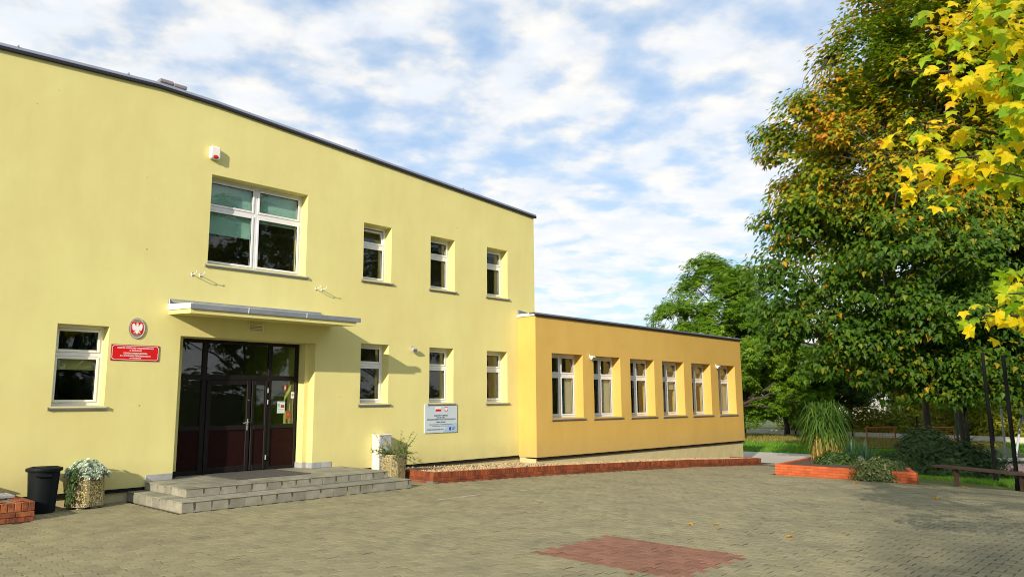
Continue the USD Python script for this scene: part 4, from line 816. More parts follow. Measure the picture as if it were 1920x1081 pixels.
# ================================================================ LEAVES AND PLANTS
def shape_leaf(kind):
    if kind == 'maple':   # five lobes, folded slightly along the middle
        o = [(0, 0, 0), (.20, .02, .03), (.46, .08, -.02), (.36, .30, .07), (.56, .55, -.14), (.27, .60, .05), (.0, 1.0, -.24), (-.27, .60, .02), (-.58, .52, -.09), (-.36, .30, .07), (-.48, .10, .03), (-.20, .02, .03)]
        o = np.array([(0, .32, -.03)] + o, float); n = len(o) - 1
        return o, np.array([(0, 1 + k, 1 + (k + 1) % n) for k in range(n)])
    if kind == 'lobed':   # simpler outline for the mid distance
        o = np.array([(0, 0, 0), (.44, .16, .05), (.28, .44, .08), (0, 1, -.06), (-.28, .44, .08), (-.44, .16, .05)], float)
        return o, np.array([(0, 1, 2), (0, 2, 3), (0, 3, 4), (0, 4, 5)])
    if kind == 'oval':
        o = np.array([(0, 0, 0), (.26, .4, .05), (0, 1, -.05), (-.26, .4, .05)], float)
        return o, np.array([(0, 1, 2), (0, 2, 3)])
    if kind == 'needle':
        o = np.array([(-.07, 0, 0), (.07, 0, 0), (0, 1, 0)], float)
        return o, np.array([(0, 1, 2)])
    if kind == 'spray':   # a small fan of three leaflets
        o = np.array([(0, 0, 0), (.12, .35, .04), (0, 1, -.06), (-.12, .35, .04), (.62, .55, -.04), (.30, .62, .0), (-.62, .55, -.04), (-.30, .62, 0)], float)
        return o, np.array([(0, 1, 2), (0, 2, 3), (0, 4, 5), (0, 7, 6)])
def leaves(P, N, T, S, kind):
    """P positions, N normals, T tip directions, S sizes -> one mesh of separate leaves"""
    o, f = shape_leaf(kind); N = N / (np.linalg.norm(N, axis=1, keepdims=True) + 1e-9); T = T - N * (T * N).sum(1, keepdims=True); T = T / (np.linalg.norm(T, axis=1, keepdims=True) + 1e-9); B = np.cross(T, N)
    V = P[:, None] + S[:, None, None] * (o[None, :, :1] * B[:, None] + o[None, :, 1:2] * T[:, None] + o[None, :, 2:] * N[:, None])
    return V.reshape(-1, 3), (f[None] + (np.arange(len(P)) * len(o))[:, None, None]).reshape(-1, 3)
def rand_dir(q, n): v = q.normal(size=(n, 3)); return v / np.linalg.norm(v, axis=1, keepdims=True)

def clump_leaves(q, C, R, n_each, size, out_from, kind, flat=.65, droop=.5, up=.7):
    """leaves filling clumps (centres C, radii R), faces turned up and outwards, tips hanging"""
    n = int(n_each); m = len(C); d = rand_dir(q, m * n).reshape(m, n, 3); r = q.random((m, n, 1)) ** .45
    P = C[:, None] + d * r * R[:, None, None] * np.array([1, 1, flat]); P = P.reshape(-1, 3); d = d.reshape(-1, 3)
    o = P - out_from; o /= np.linalg.norm(o, axis=1, keepdims=True) + 1e-9
    N = up * np.array([0, 0, 1.0]) + .45 * o + .35 * d + .45 * rand_dir(q, len(P)); T = .6 * o + .5 * d + np.array([0, 0, -droop]) + .5 * rand_dir(q, len(P))
    S = size * q.uniform(.65, 1.25, len(P)); return leaves(P, N, T, S, kind)

def limb(mb, a, b, r0, r1, q, sag=.12, k=6, n=6):
    a, b = np.asarray(a, float), np.asarray(b, float); L = np.linalg.norm(b - a); t = np.linspace(0, 1, k)[:, None]; mid = (a + b) / 2 + np.array([0, 0, L * sag]) + q.normal(size=3) * L * .05
    P = (1 - t) ** 2 * a + 2 * t * (1 - t) * mid + t ** 2 * b; P[1:-1] += q.normal(size=(k - 2, 3)) * L * .012
    mb.tube(P, np.linspace(r0, r1, k), n, cap=False); return P

def tree(name, label, cat, base, top, lobes, n_clump, n_leaf, leaf_size, mat, kind='lobed', trunk_r=.22, seed=1, group=None, clump_r=(.45, .9), bark='bark', inner=.25, flat=.65, droop=.5, lean=(0, 0), limbs=34, low=None, lowz=None):
    """trunk with limbs to clumps that fill a set of lobes (centre, radius); clumps keep to the outer shell so that gaps stay"""
    q = np.random.default_rng(seed); base = np.array(base, float); th_ = thing(name, label, cat, group, loc=base)
    L = np.array([l[:3] for l in lobes], float); Rr = np.array([l[3] for l in lobes], float); w_ = Rr ** 2.0; w_ /= w_.sum()
    C = []
    while len(C) < n_clump:
        k = q.choice(len(L), p=w_); d = rand_dir(q, 1)[0]; r = q.uniform(.72, 1.0) if q.random() > inner else q.uniform(.2, .8)
        p = L[k] + d * r * Rr[k] * np.array([1, 1, .95])
        if p[2] < g(base[0]) + 1.2 and low is None: continue
        dist = np.linalg.norm(p - L, axis=1) / Rr
        if (dist < .62).sum() > 0 and q.random() > inner: continue
        C.append(p)
    C = np.array(C); R = q.uniform(*clump_r, len(C)); cen = (L * w_[:, None]).sum(0)
    trunk = MB(); tp = np.array([base[0] + lean[0], base[1] + lean[1], top]); k = 9; t = np.linspace(0, 1, k)[:, None]
    Pt = base * (1 - t) + tp * t; Pt[1:-1] += q.normal(size=(k - 2, 3)) * trunk_r * .35 * [1, 1, 0]
    rad = trunk_r * (1 - .8 * t[:, 0]); rad[0] *= 1.35
    Pt[0, 2] -= .15; trunk.tube(Pt, rad, 10, cap=False); tr = part('trunk', trunk, bark, th_, smooth=True)
    lm = MB(); idx = q.permutation(len(C))[:limbs]
    tips = []
    for c in C[idx]:
        f_ = np.clip((c[2] - base[2]) / (top - base[2]) * .75 - .12, .22, .95); j = f_ * (k - 1); a = Pt[int(j)] + (Pt[min(int(j) + 1, k - 1)] - Pt[int(j)]) * (j - int(j))
        P = limb(lm, a, c, trunk_r * (1 - .75 * f_) * .55, .012, q, k=7); tips.append(P[2:])
    tips = np.vstack(tips) if tips else Pt
    for c in C:
        j = np.argmin(np.linalg.norm(tips - c, axis=1)); limb(lm, tips[j], c, .028, .006, q, sag=.04, k=4, n=4)
    part('limbs', lm, bark, th_)
    v, f = clump_leaves(q, C, R, n_leaf, leaf_size, cen, kind, flat, droop)
    if lowz is not None:
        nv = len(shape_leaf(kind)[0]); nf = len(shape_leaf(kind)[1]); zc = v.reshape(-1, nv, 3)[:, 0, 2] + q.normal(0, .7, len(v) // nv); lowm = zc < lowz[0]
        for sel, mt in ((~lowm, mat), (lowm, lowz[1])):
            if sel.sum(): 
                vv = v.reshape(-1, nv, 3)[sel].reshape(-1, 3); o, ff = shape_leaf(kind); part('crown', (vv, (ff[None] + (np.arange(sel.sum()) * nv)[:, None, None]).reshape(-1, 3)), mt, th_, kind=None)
    else: part('crown', (v, f), mat, th_)
    return th_

# ---- the big maple at the right
ML = [[33.2, 7.6, 11.2, 5.6], [26.1, 10.1, 11.25, 1.45], [25.1, 10.5, 10.9, 0.7], [28.6, 8.3, 14.15, 1.9], [31.2, 6.5, 16.83, 3.3], [25.5, 10.0, 7.78, 1.25], [24.77, 10.7, 8.15, 0.7], [26.32, 9.64, 5.57, 2.1], [24.25, 10.61, 4.38, 0.95], [23.39, 10.88, 3.9, 0.6], [27.47, 8.7, 4.28, 1.9], [30.4, 7.1, 4.17, 2.0], [31.75, 5.73, 3.96, 2.0], [34.55, 5.61, 11.18, 5.2], [27.48, 9.06, 9.33, 2.9], [33.59, 5.53, 16.26, 4.2], [26.5, 9.2, 13.3, 0.5], [27.5, 8.65, 14.5, 0.8], [26.95, 7.38, 6.12, 2.7], [26.07, 9.72, 3.3, 0.9], [24.52, 10.73, 5.87, 0.7], [32.5, 4.6, 7.0, 3.2], [33.5, 4.4, 10.0, 3.4], [30.5, 6.0, 3.2, 1.7], [33.0, 4.6, 3.4, 2.0], [28.6, 5.9, 2.9, 1.3], [26.2, 9.0, 3.4, 1.3], [27.6, 8.6, 2.9, 1.3], [28.2, 7.6, 3.6, 1.6], [30.0, 4.6, 2.8, 1.4], [29.0, 7.4, 3.0, 1.2]]
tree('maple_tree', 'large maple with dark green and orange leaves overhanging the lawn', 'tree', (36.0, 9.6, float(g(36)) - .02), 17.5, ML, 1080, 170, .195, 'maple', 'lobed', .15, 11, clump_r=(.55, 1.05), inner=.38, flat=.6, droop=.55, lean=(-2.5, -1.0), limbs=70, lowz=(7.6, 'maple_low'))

# ---- green trees behind the wing and beyond the fence
MID = [[47.09, 25.26, 8.67, 2.8], [45.04, 26.21, 7.47, 1.75], [46.65, 25.34, 10.5, 1.3], [49.48, 24.03, 9.53, 1.6], [49.11, 23.62, 6.45, 2.2], [46.77, 24.86, 5.3, 3.2], [51.17, 23.06, 5.78, 2.6], [52.45, 23.82, 2.81, 3.2], [53.7, 22.35, 3.0, 2.2]]
tree('green_tree', 'full bright green tree rising behind the ochre wing roof', 'tree', (48.6, 24.6, -1.05), 9.8, MID, 430, 95, .33, 'ash', 'spray', .28, 21, clump_r=(.45, .95), limbs=40, inner=.15)
SM = [[50.83, 33.21, 8.07, 0.75], [52.36, 32.9, 8.81, 0.95], [51.21, 32.99, 7.0, 1.3], [51.6, 33.4, 5.0, 2.0]]
tree('green_tree', 'small sparse pale tree peeping over the wing roof left of the full tree', 'tree', (51.6, 33.2, -1.05), 9.0, SM, 46, 46, .30, 'ash', 'spray', .14, 22, clump_r=(.35, .6), limbs=18)
BACK = [('dark leafy tree behind the fence posts, nearest the wing corner', (57, 25), 3.0, 3.2, 'dark_tree', 31), ('dark green tree behind the far fence left of the reed clump', (62, 22), 4.0, 3.6, 'dark_tree', 32), ('yellow-green tree beyond the fence above the rusty frame', (66, 17.0), 1.6, 2.6, 'hedge', 33), ('green tree beyond the fence behind the maple trunk', (70, 15), 3.8, 3.8, 'ash', 34), ('green tree beyond the far fence at the right', (64, 8), 4.4, 4.4, 'ash', 35), ('tall tree beyond the sports court at the right edge', (56, 0), 5.5, 4.6, 'dark_tree', 36), ('tall tree beyond the path behind the maple crown', (72, 4), 7, 5, 'ash', 37)]
for lab, (x, y), z, r, mt, sd in BACK:
    q = np.random.default_rng(sd); lob = [[x, y, z + .4, r]] + [[x + q.normal() * r * .6, y + q.normal() * r * .6, z + q.uniform(-.3, .6) * r, r * q.uniform(.45, .65)] for _ in range(5)]
    tree('background_tree', lab, 'tree', (x, y, float(g(x)) - .05), z + r, lob, 190, 46, .40, mt, 'spray', .2, sd, 'trees beyond the fence', clump_r=(.6, 1.1), limbs=22, low=True)
# hedge of shrubs along the fence
def shrub(name, label, c, rx, ry, h, n, size, mat, kind, seed, group=None, z0=None, stems=6, cat='shrub', ragged=.18, up=.5, ball=False):
    q = np.random.default_rng(seed); zb = float(g(c[0])) if z0 is None else z0; t = thing(name, label, cat, group, loc=(c[0], c[1], zb))
    d = rand_dir(q, n); d[:, 2] = np.abs(d[:, 2]); r = q.random((n, 1)) ** .33
    bump_ = .72 + .5 * meshkit.noise(d * 2.6 + seed)[:, None] + q.normal(0, ragged * .4, (n, 1))
    P = d * r * bump_ * [rx, ry, h] + [c[0], c[1], zb + .03]
    if ball: d = rand_dir(q, n); P = d * r * bump_ * [rx, ry, h * .56] + [c[0], c[1], zb + h * .52]
    N = d + np.array([0, 0, up]) + .5 * rand_dir(q, n); T = d + .6 * rand_dir(q, n) + [0, 0, .1]
    st = MB()
    for k in range(stems): e = P[q.integers(n)]; limb(st, (c[0] + q.normal() * rx * .08, c[1] + q.normal() * ry * .08, zb - .02), c[0:2] and (e[0], e[1], e[2] * .9 + zb * .1), .02, .005, q, k=4, n=5)
    part('stems', st, 'twig', t); part('foliage', leaves(P, N, T, size * q.uniform(.6, 1.3, n), kind), mat, t); return t
hx = [(60.0, 24.5), (61.2, 21.0), (61.6, 18.2), (61.0, 15.0), (60.5, 11.8), (59.6, 8.8), (58.5, 5.6), (57, 2.6), (55, -.6)]
hl = ['yellow-green hedge shrub behind the fence at its left end by the wing', 'hedge shrub behind the fence left of the reed clump', 'yellowish hedge shrub behind the fence above the reed clump', 'hedge shrub behind the fence above the rusty frame', 'hedge shrub behind the fence above the dark juniper', 'hedge shrub behind the fence left of the dark posts', 'hedge shrub behind the fence between the dark posts', 'hedge shrub behind the fence by the pale swing', 'hedge shrub behind the fence at the right edge']
for k, ((x, y), lab) in enumerate(zip(hx, hl)): shrub('hedge_shrub', lab, (x, y), 2.0, 2.5, 2.9 + .7 * math.sin(k * 2.1), 5200, .26, 'hedge', 'oval', 40 + k, 'hedge shrubs behind the far fence')

# ---- far fence on a concrete base
FB = thing('fence', 'wire fence with dark posts on a low pale concrete base along the far lawn', 'fence', loc=(58.5, 12, -1.1))
A_, B_ = np.array([58.7, 30.0]), np.array([52.5, -6.0]); L_ = np.linalg.norm(B_ - A_); u_ = (B_ - A_) / L_; nrm = np.array([-u_[1], u_[0]])
def along(s, o=0): return A_ + u_ * s + nrm * o
bs = MB()
for k in range(12):
    s0, s1 = k * L_ / 12 + .01, (k + 1) * L_ / 12 - .01; P = [along(s0, -.12), along(s1, -.12), along(s1, .12), along(s0, .12)]
    part('base_panel', MB().add([(*p_, -1.2) for p_ in P] + [(*p_, -.64) for p_ in P], [(0, 1, 5, 4), (1, 2, 6, 5), (2, 3, 7, 6), (3, 0, 4, 7), (4, 5, 6, 7)]), 'concrete', FB)
ps = 0.9
while ps < L_:
    p_ = along(ps, -.16); part('post', MB().tube([(*p_, -1.15), (*p_, .55)], .055, 8), 'dark_post', FB); ps += 4.6
wr = MB()
for z in np.arange(-.55, .5, .25): wr.tube([(*along(0, -.16), z), (*along(L_, -.16), z)], .006, 4)
for s in np.arange(0.2, L_, .5): wr.tube([(*along(s, -.16), -.6), (*along(s, -.16), .5)], .004, 3)
part('wire_mesh', wr, 'dark_post', FB)

# pale far house glimpsed between the trees
HS = thing('far_house', 'white gabled house glimpsed between the trees beyond the hedge', 'house', loc=(114, 40, -1.5))
part('wall', MB().prism(Polygon([(110, -1.6), (119, -1.6), (119, 4.2), (114.5, 7.2), (110, 4.2)]), 37, 46, 'y'), 'house_wall', HS)
part('roof', MB().add([(109.5, 36.5, 3.95), (114.5, 36.5, 7.35), (114.5, 46.5, 7.35), (109.5, 46.5, 3.95), (119.5, 36.5, 3.95), (119.5, 46.5, 3.95)], [(0, 1, 2, 3), (1, 4, 5, 2)]), 'house_roof', HS)
for z in (0, 2.9):
    for y in (39, 42.5): 
        wn = part('window', MB().box(109.93, 109.99, y - .6, y + .6, z, z + 1.4), 'pvc', HS); part('pane', MB().box(109.9, 109.929, y - .5, y + .5, z + .1, z + 1.3), 'gasket', wn)

# ---- raised flower bed
FBd = thing('flower_bed', 'raised flower bed edged with orange brick in front of the lawn', 'flower bed', loc=(22.9, 8.1, -.4))
c0, c1, c2, c3 = np.array([21.5, 9.86]), np.array([21.22, 6.0]), np.array([24.4, 7.25]), np.array([24.95, 10.15]); ZT = -.085
def brick_run(A, B, name):
    L = np.linalg.norm(B - A); u = (B - A) / L; n_ = np.array([u[1], -u[0]]); zlow = min(float(g(A[0])), float(g(B[0]))) - .03
    P = lambda s, o: A + u * s + n_ * o
    def bx(s0, s1, o0, o1, z0, z1):
        Q = [P(s0, o0), P(s1, o0), P(s1, o1), P(s0, o1)]
        return MB().add([(*p_, z0) for p_ in Q] + [(*p_, z1) for p_ in Q], [(0, 1, 5, 4), (1, 2, 6, 5), (2, 3, 7, 6), (3, 0, 4, 7), (4, 5, 6, 7)])
    part('mortar_core', bx(.005, L - .005, -.11, -.008, zlow - .1, ZT - .006), 'bed_mortar', FBd)
    z = ZT; r = 0
    while z > zlow:
        s = -.13 if r % 2 else 0.0
        while s < L - .02:
            a, b = max(s, 0) + .004, min(s + .26, L) - .004
            if b - a > .03: part('brick', bx(a, b, -.12, jz() * .7, z - .066, z - .004 + jz() * .5), 'bed_brick', FBd)
            s += .26
        z -= .072; r += 1
brick_run(c0, c1, 'front'); brick_run(c1, c2, 'right'); brick_run(c3, c0, 'left')
part('soil', MB().add([(*(c0 + [.1, -.1]), ZT - .05), (*(c1 + [.1, .1]), ZT - .05), (*c2, ZT - .05), (*c3, ZT - .05), ((c0 + c1 + c2 + c3) / 4)[:2].tolist() + [ZT + .02]], [(0, 1, 4, 4), (1, 2, 4, 4), (2, 3, 4, 4), (3, 0, 4, 4)]), 'soil', FBd)
# reed clump: dry stalks below, green blades arching over
RC = thing('reed_clump', 'tall reed clump with straw stalks and green arching blades in the flower bed', 'plant', loc=(24.1, 9.35, ZT - .04))
q = np.random.default_rng(77); st, bl, dr, sg_ = MB(), MB(), MB(), MB()
def blade(mb, P, w_):
    P = np.asarray(P); t = np.gradient(P, axis=0); s = np.cross(t, [0, 0, 1.0]); s /= np.linalg.norm(s, axis=1, keepdims=True) + 1e-9; w_ = np.asarray(w_)[:, None]
    n = len(P); V = np.vstack([P - s * w_, P + s * w_]); mb.add(V, [(k, k + 1, n + k + 1, n + k) for k in range(n - 1)])
for k in range(150):
    a = q.random() * 6.283; r = .46 * math.sqrt(q.random()); b = np.array([24.1 + r * math.cos(a), 9.35 + r * math.sin(a), ZT - .04]); ln = q.normal(size=2) * .09; h = q.uniform(1.35, 1.9)
    top = b + [ln[0] + .12 * r * math.cos(a), ln[1] + .12 * r * math.sin(a), h]; mid = (b + top) / 2 + [*(q.normal(size=2) * .03), 0]
    st.tube([b, mid], [.013, .011], 4, cap=False); sg_.tube([mid, top], [.011, .006], 4, cap=False)
    for m in range(9):
        s = q.uniform(.5, 1.0) if m > 2 else q.uniform(.15, .55); o = b + (top - b) * s; az = q.random() * 6.283; L = q.uniform(.5, 1.05) * (1 if s > .5 else .55); d_ = np.array([math.cos(az), math.sin(az), 0]); tt = np.linspace(0, 1, 5)[:, None]
        if s > .5: P = o + d_ * tt * L * .62 + np.array([0, 0, 1.0]) * (.30 * tt - .95 * tt ** 2) * L; blade(bl, P, [.012, .019, .018, .012, .001])
        else: P = o + d_ * tt * L * .22 + np.array([0, 0, 1.0]) * (.08 * tt - .95 * tt ** 2) * L; blade(dr, P, [.008, .014, .013, .009, .001])
part('stalks', st, 'stalk', RC); part('green_stalks', sg_, 'reed_green', RC); part('dry_blades', dr, 'stalk', RC); part('green_blades', bl, 'reed_green', RC)
# yucca and other plants of the bed
YU = thing('yucca', 'spiky blue-green yucca in the flower bed', 'plant', loc=(24.0, 8.4, ZT - .03))
for (cx, cy) in ((24.05, 8.55), (23.75, 8.05)):
    mb = MB()
    for k in range(46):
        az = q.random() * 6.283; el = q.uniform(.25, 1.45); L = q.uniform(.55, .8); tt = np.linspace(0, 1, 4)[:, None]; d_ = np.array([math.cos(az) * math.cos(el), math.sin(az) * math.cos(el), math.sin(el)])
        P = np.array([cx, cy, ZT - .02]) + d_ * tt * L + np.array([0, 0, -.10]) * tt ** 2 * math.cos(el); blade(mb, P, [.022, .028, .02, .001])
    part('leaf_rosette', mb, 'yucca', YU)
shrub('variegated_shrub', 'pale variegated shrub spilling over the front of the flower bed', (21.42, 7.05), .62, .66, .62, 5200, .075, 'varieg', 'oval', 61, z0=-.36)
shrub('dark_shrub', 'small dark evergreen shrub at the right end of the flower bed', (22.9, 7.1), .6, .6, .42, 3200, .075, 'dark_shrub', 'oval', 62, z0=ZT - .05)
shrub('low_plant', 'low green leafy plant between reed clump and yucca', (22.9, 8.6), .6, .6, .36, 2200, .11, 'trail', 'oval', 63, z0=ZT - .05)
shrub('juniper', 'rounded dark juniper bush on the lawn behind the flower bed', (28.0, 7.6), .86, .88, 1.42, 10000, .11, 'yew', 'spray', 64, z0=float(g(27.6)) - .05, ball=True)
shrub('yew_bush', 'wide spreading dark yew bush behind the bench', (27.0, 6.35), 1.1, 1.35, 1.08, 9000, .13, 'yew', 'spray', 65, z0=float(g(27)) - .06, ragged=.4)
# silver plant and trailing plant of the left planter, straggling shrub of the right planter
SP = thing('silver_plant', 'silvery frilled foliage filling the planter beside the bin', 'plant', loc=(4.60, 14.66, .62))
q = np.random.default_rng(70); n = 1500; a = q.random(n) * 6.283; r = .315 * np.sqrt(q.random(n)); P = np.c_[4.60 + r * np.cos(a), 14.66 + r * np.sin(a), .60 + (.17 + .07 * np.sin(5 * a)) * (1 - (r / .37) ** 2) * q.random(n) ** .4 - .12 * np.clip(r - .25, 0, 1) / .07 * q.random(n)]
part('foliage', leaves(P, np.c_[np.cos(a) * .6, np.sin(a) * .6, np.ones(n)] + .6 * rand_dir(q, n), np.c_[np.cos(a), np.sin(a), .1 * np.ones(n)] + .8 * rand_dir(q, n), q.uniform(.04, .095, n), 'maple'), 'silver', SP)
TRp = thing('trailing_plant', 'dark green vine trailing down the left side of the silver planter', 'plant', loc=(4.32, 14.55, .6))
n = 420; t = q.random(n); P = np.c_[4.36 - .07 * t + q.normal(0, .03, n), 14.46 - .03 * t + q.normal(0, .05, n), .70 - .55 * t ** 1.2 + q.normal(0, .02, n)]
part('foliage', leaves(P, np.array([-1, -.8, .4]) + .7 * rand_dir(q, n), np.array([-.2, -.2, -1.0]) + .6 * rand_dir(q, n), q.uniform(.03, .055, n), 'oval'), 'trail', TRp)
part('stems', MB().tube([(4.42, 14.49, .66), (4.33, 14.45, .62), (4.29, 14.44, .4), (4.28, 14.43, .2)], .006, 5), 'twig', TRp)
PSh = thing('straggling_shrub', 'straggling pale green shrub growing from the planter right of the steps', 'plant', loc=(10.85, 14.02, .56))
tw, Lp, Ln, Lt = MB(), [], [], []
for k in range(46):
    az = q.random() * 6.283; el = q.uniform(-.25, 1.25); L = q.uniform(.3, .62) * (1.0 if el > .2 else .75); d_ = np.array([math.cos(az) * math.cos(el), math.sin(az) * math.cos(el), math.sin(el)]); b = np.array([10.85, 14.02, .58]) + np.array([math.cos(az), math.sin(az), 0]) * .2 * q.random()
    tt = np.linspace(0, 1, 6)[:, None]; P = b + d_ * tt * L + np.array([0, 0, -.22]) * tt ** 2 * L * (1 if el < .8 else .3) + q.normal(size=(6, 3)) * .008; tw.tube(P, np.linspace(.005, .002, 6), 4, cap=False)
    m = 34; s = q.uniform(.15, 1, m); o = b + d_ * (s * L)[:, None] + np.array([0, 0, -.22]) * ((s ** 2) * L * (1 if el < .8 else .3))[:, None]; Lp.append(o + q.normal(size=(m, 3)) * .014); Ln.append(rand_dir(q, m) + [0, 0, .8]); Lt.append(rand_dir(q, m) + d_ * .6)
Lp, Ln, Lt = np.vstack(Lp), np.vstack(Ln), np.vstack(Lt)
part('stems', tw, 'twig', PSh); part('foliage', leaves(Lp, Ln, Lt, q.uniform(.025, .055, len(Lp)), 'oval'), 'potplant', PSh)

# ---- electric cabinet
EC = thing('electric_cabinet', 'grey ribbed electrical cabinet with a yellow warning sticker against the wall', 'cabinet', loc=(11.1, 14.85, 0))
ex0, ex1, ey0 = 10.905, 11.27, 14.70
part('casing', MB().box(ex0, ex1, ey0 + .02, 14.995, -.02, .99, .008), 'cab_white', EC); part('top_cap', MB().box(ex0 - .015, ex1 + .015, ey0, 14.997, .991, 1.02, .008), 'cab_white', EC)
dr_ = part('door', MB().box(ex0 + .02, ex1 - .01, ey0 + .006, ey0 + .019, .26, .975, .003), 'cab_grey', EC)
for k in range(10): part('rib', MB().box(ex0 + .035 + k * .031, ex0 + .049 + k * .031, ey0 - .002, ey0 + .0055, .28, .955, .002), 'cab_rib', dr_)
part('handle', MB().box(ex0 + .035, ex0 + .062, ey0 - .025, ey0 - .003, .53, .70, .006), 'cab_white', dr_)
part('warning_sticker', MB().prism(Polygon([(11.06, .78), (11.14, .78), (11.10, .87)]), ey0 - .0045, ey0 - .0022, 'y'), 'yellow_paint', dr_)
part('base_panel', MB().box(ex0 + .02, ex1 - .01, ey0 + .008, ey0 + .019, .0, .25, .003), 'cab_grey', EC)

# ---- right side: bench, posts, rusty frames, swing, pipes
BE = thing('bench', 'long dark plank bench at the right edge of the yard', 'bench', loc=(21.6, 4.6, -.3))
a, b = np.array([22.1, 5.75]), np.array([20.3, 2.6]); u = (b - a) / np.linalg.norm(b - a); nn = np.array([-u[1], u[0]]); Lb = np.linalg.norm(b - a)
def obox(s0, s1, o0, o1, z0, z1):
    Q = [a + u * s0 + nn * o0, a + u * s1 + nn * o0, a + u * s1 + nn * o1, a + u * s0 + nn * o1]
    return MB().add([(*p_, z0) for p_ in Q] + [(*p_, z1) for p_ in Q], [(0, 1, 5, 4), (1, 2, 6, 5), (2, 3, 7, 6), (3, 0, 4, 7), (4, 5, 6, 7), (0, 3, 2, 1)])
zb_ = float(g(21.5))
part('seat_plank', obox(0, Lb, -.17, -.01, zb_ + .40, zb_ + .45), 'bench_wood', BE); part('seat_plank', obox(0, Lb, .01, .17, zb_ + .40, zb_ + .45), 'bench_wood', BE)
for s in (.55, 2.35): part('leg', obox(s, s + .07, -.05, .05, zb_ - .03, zb_ + .398), 'bench_wood', BE)

def px_post(x, y, h, lean_, lab, mt='dark_post', r=.055, name='net_post', group=None):
    z = float(g(x)); t = thing(name, lab, 'post', group, loc=(x, y, z))
    part('pole', MB().tube([(x, y, z - .05), (x + lean_[0], y + lean_[1], z + h)], [r, r * .9], 10), mt, t)
    part('collar', MB().tube([(x, y, z - .02), (x + lean_[0] * .03, y + lean_[1] * .03, z + .12)], r * 1.35, 10), mt, t); return t
px_post(21.75, 3.93, 3.2, (-.05, .02), 'dark slim post behind the right end of the bench', r=.05)
px_post(24.9, 5.0, 3.6, (-.05, .02), 'dark slim post between the yew bush and the court, middle of three', r=.05)
px_post(29.2, 6.55, 4.2, (-.05, .02), 'dark slim post standing up behind the wide yew bush', r=.06)
px_post(42.5, 10.0, 2.6, (0, 0), 'green slim post on the far lawn behind the yew bush', 'green_post', .06)
px_post(36.5, 6.9, 2.6, (0, 0), 'blue-topped slim post on the far lawn near the swing', 'swing_blue', .04)
def rusty(x, y, w_, h, ang, lab, bars):
    z = float(g(x)); t = thing('rusty_frame', lab, 'frame', loc=(x, y, z)); d_ = np.array([math.cos(ang), math.sin(ang)])
    P = lambda s, zz: (x + d_[0] * s, y + d_[1] * s, z + zz)
    for s in (0, w_): part('post', MB().tube([P(s, -.05), P(s, h)], .035, 8), 'rust', t)
    part('top_bar', MB().tube([P(0, h), P(w_, h)], .04, 8), 'rust', t); part('lower_bar', MB().tube([P(0, h * .28), P(w_, h * .28)], .025, 8), 'rust', t)
    m = MB()
    for k in range(1, bars): m.tube([P(w_ * k / bars, h * .28), P(w_ * k / bars, h)], .006, 4)
    for k in range(1, bars): m.tube([P(0, h * (.28 + .72 * k / bars)), P(w_, h * (.28 + .72 * k / bars))], .006, 4)
    part('wire_mesh', m, 'rust', t)
rusty(36.9, 12.4, 1.32, 1.28, math.radians(-46), 'rusty orange steel frame with wire mesh on the lawn behind the bed', 9)
rusty(47.2, 12.4, 1.3, 1.1, math.radians(-46), 'second rusty frame farther off behind the juniper', 7)
WP = thing('bent_pipe', 'white bent pipe hook standing on the lawn right of the juniper', 'pipe', loc=(27.0, 6.95, -.65))
zz = float(g(27)); part('pipe', MB().tube([(26.85, 7.10, zz + .62), (26.9, 7.03, zz + .40), (26.92, 7.0, zz + .18), (26.98, 6.93, zz + .05), (27.08, 6.83, zz + .03), (27.18, 6.72, zz + .10)], .03, 8), 'pipe_white', WP)
SW = thing('swing_frame', 'pale blue tubular swing frame beside the sports court', 'swing', loc=(31, 5.4, -.73))
zz = float(g(31)); tp_ = np.array([31.6, 5.35, zz + 2.0])
for dx_, dy_ in ((-1.1, .25), (.35, -.15)): part('leg', MB().tube([(tp_[0] + dx_, tp_[1] + dy_, zz - .03), tp_], .04, 8), 'swing_blue', SW)
part('top_bar', MB().tube([tp_, tp_ + [.6, -3.0, .0]], .045, 8), 'swing_blue', SW)
for dx_, dy_ in ((-1.1, .25), (.35, -.15)): part('leg', MB().tube([(tp_[0] + .6 + dx_, tp_[1] - 3.0 + dy_, zz - .03), tp_ + [.6, -3.0, 0]], .04, 8), 'swing_blue', SW)
tree('young_tree', 'slim trunked tree on the lawn just left of the maple post row', 'tree', (39.5, 9.1, float(g(39.5)) - .02), 6.0, [[39.5, 9.1, 6.3, 2.4], [40.2, 8.4, 5.2, 1.6]], 70, 50, .24, 'maple_low', 'lobed', .13, 83, limbs=18)

# ---- lawns
def grass(poly, n, h, mat, label, seed, w_=.012):
    q = np.random.default_rng(seed); a_, b_, c_, d_ = [np.array(p_, float) for p_ in poly]; u, w2 = q.random((n, 1)), q.random((n, 1)); P = (1 - u) * ((1 - w2) * a_ + w2 * d_) + u * ((1 - w2) * b_ + w2 * c_); z = g(P[:, 0]) - .05
    H = h * q.uniform(.5, 1.3, n); az = q.random(n) * 6.283; s = np.c_[np.cos(az), np.sin(az)] * w_; ln = q.normal(size=(n, 2)) * .45 * H[:, None]
    V = np.stack([np.c_[P - s, z], np.c_[P + s, z], np.c_[P + ln, z + H]], 1).reshape(-1, 3); return solo('grass', (V, np.arange(3 * n).reshape(-1, 3)), mat, label, 'grass', kind='stuff')
grass([(21.35, 2.2), (26, 3.2), (33.5, 8.6), (24.7, 6.15)], 26000, .10, 'grass', 'shaded green lawn behind the bench and flower bed', 90)
grass([(24.9, 6.2), (33.4, 8.4), (28.6, 9.5), (25.1, 10.1)], 16000, .10, 'grass', 'green lawn patch behind the flower bed', 91)
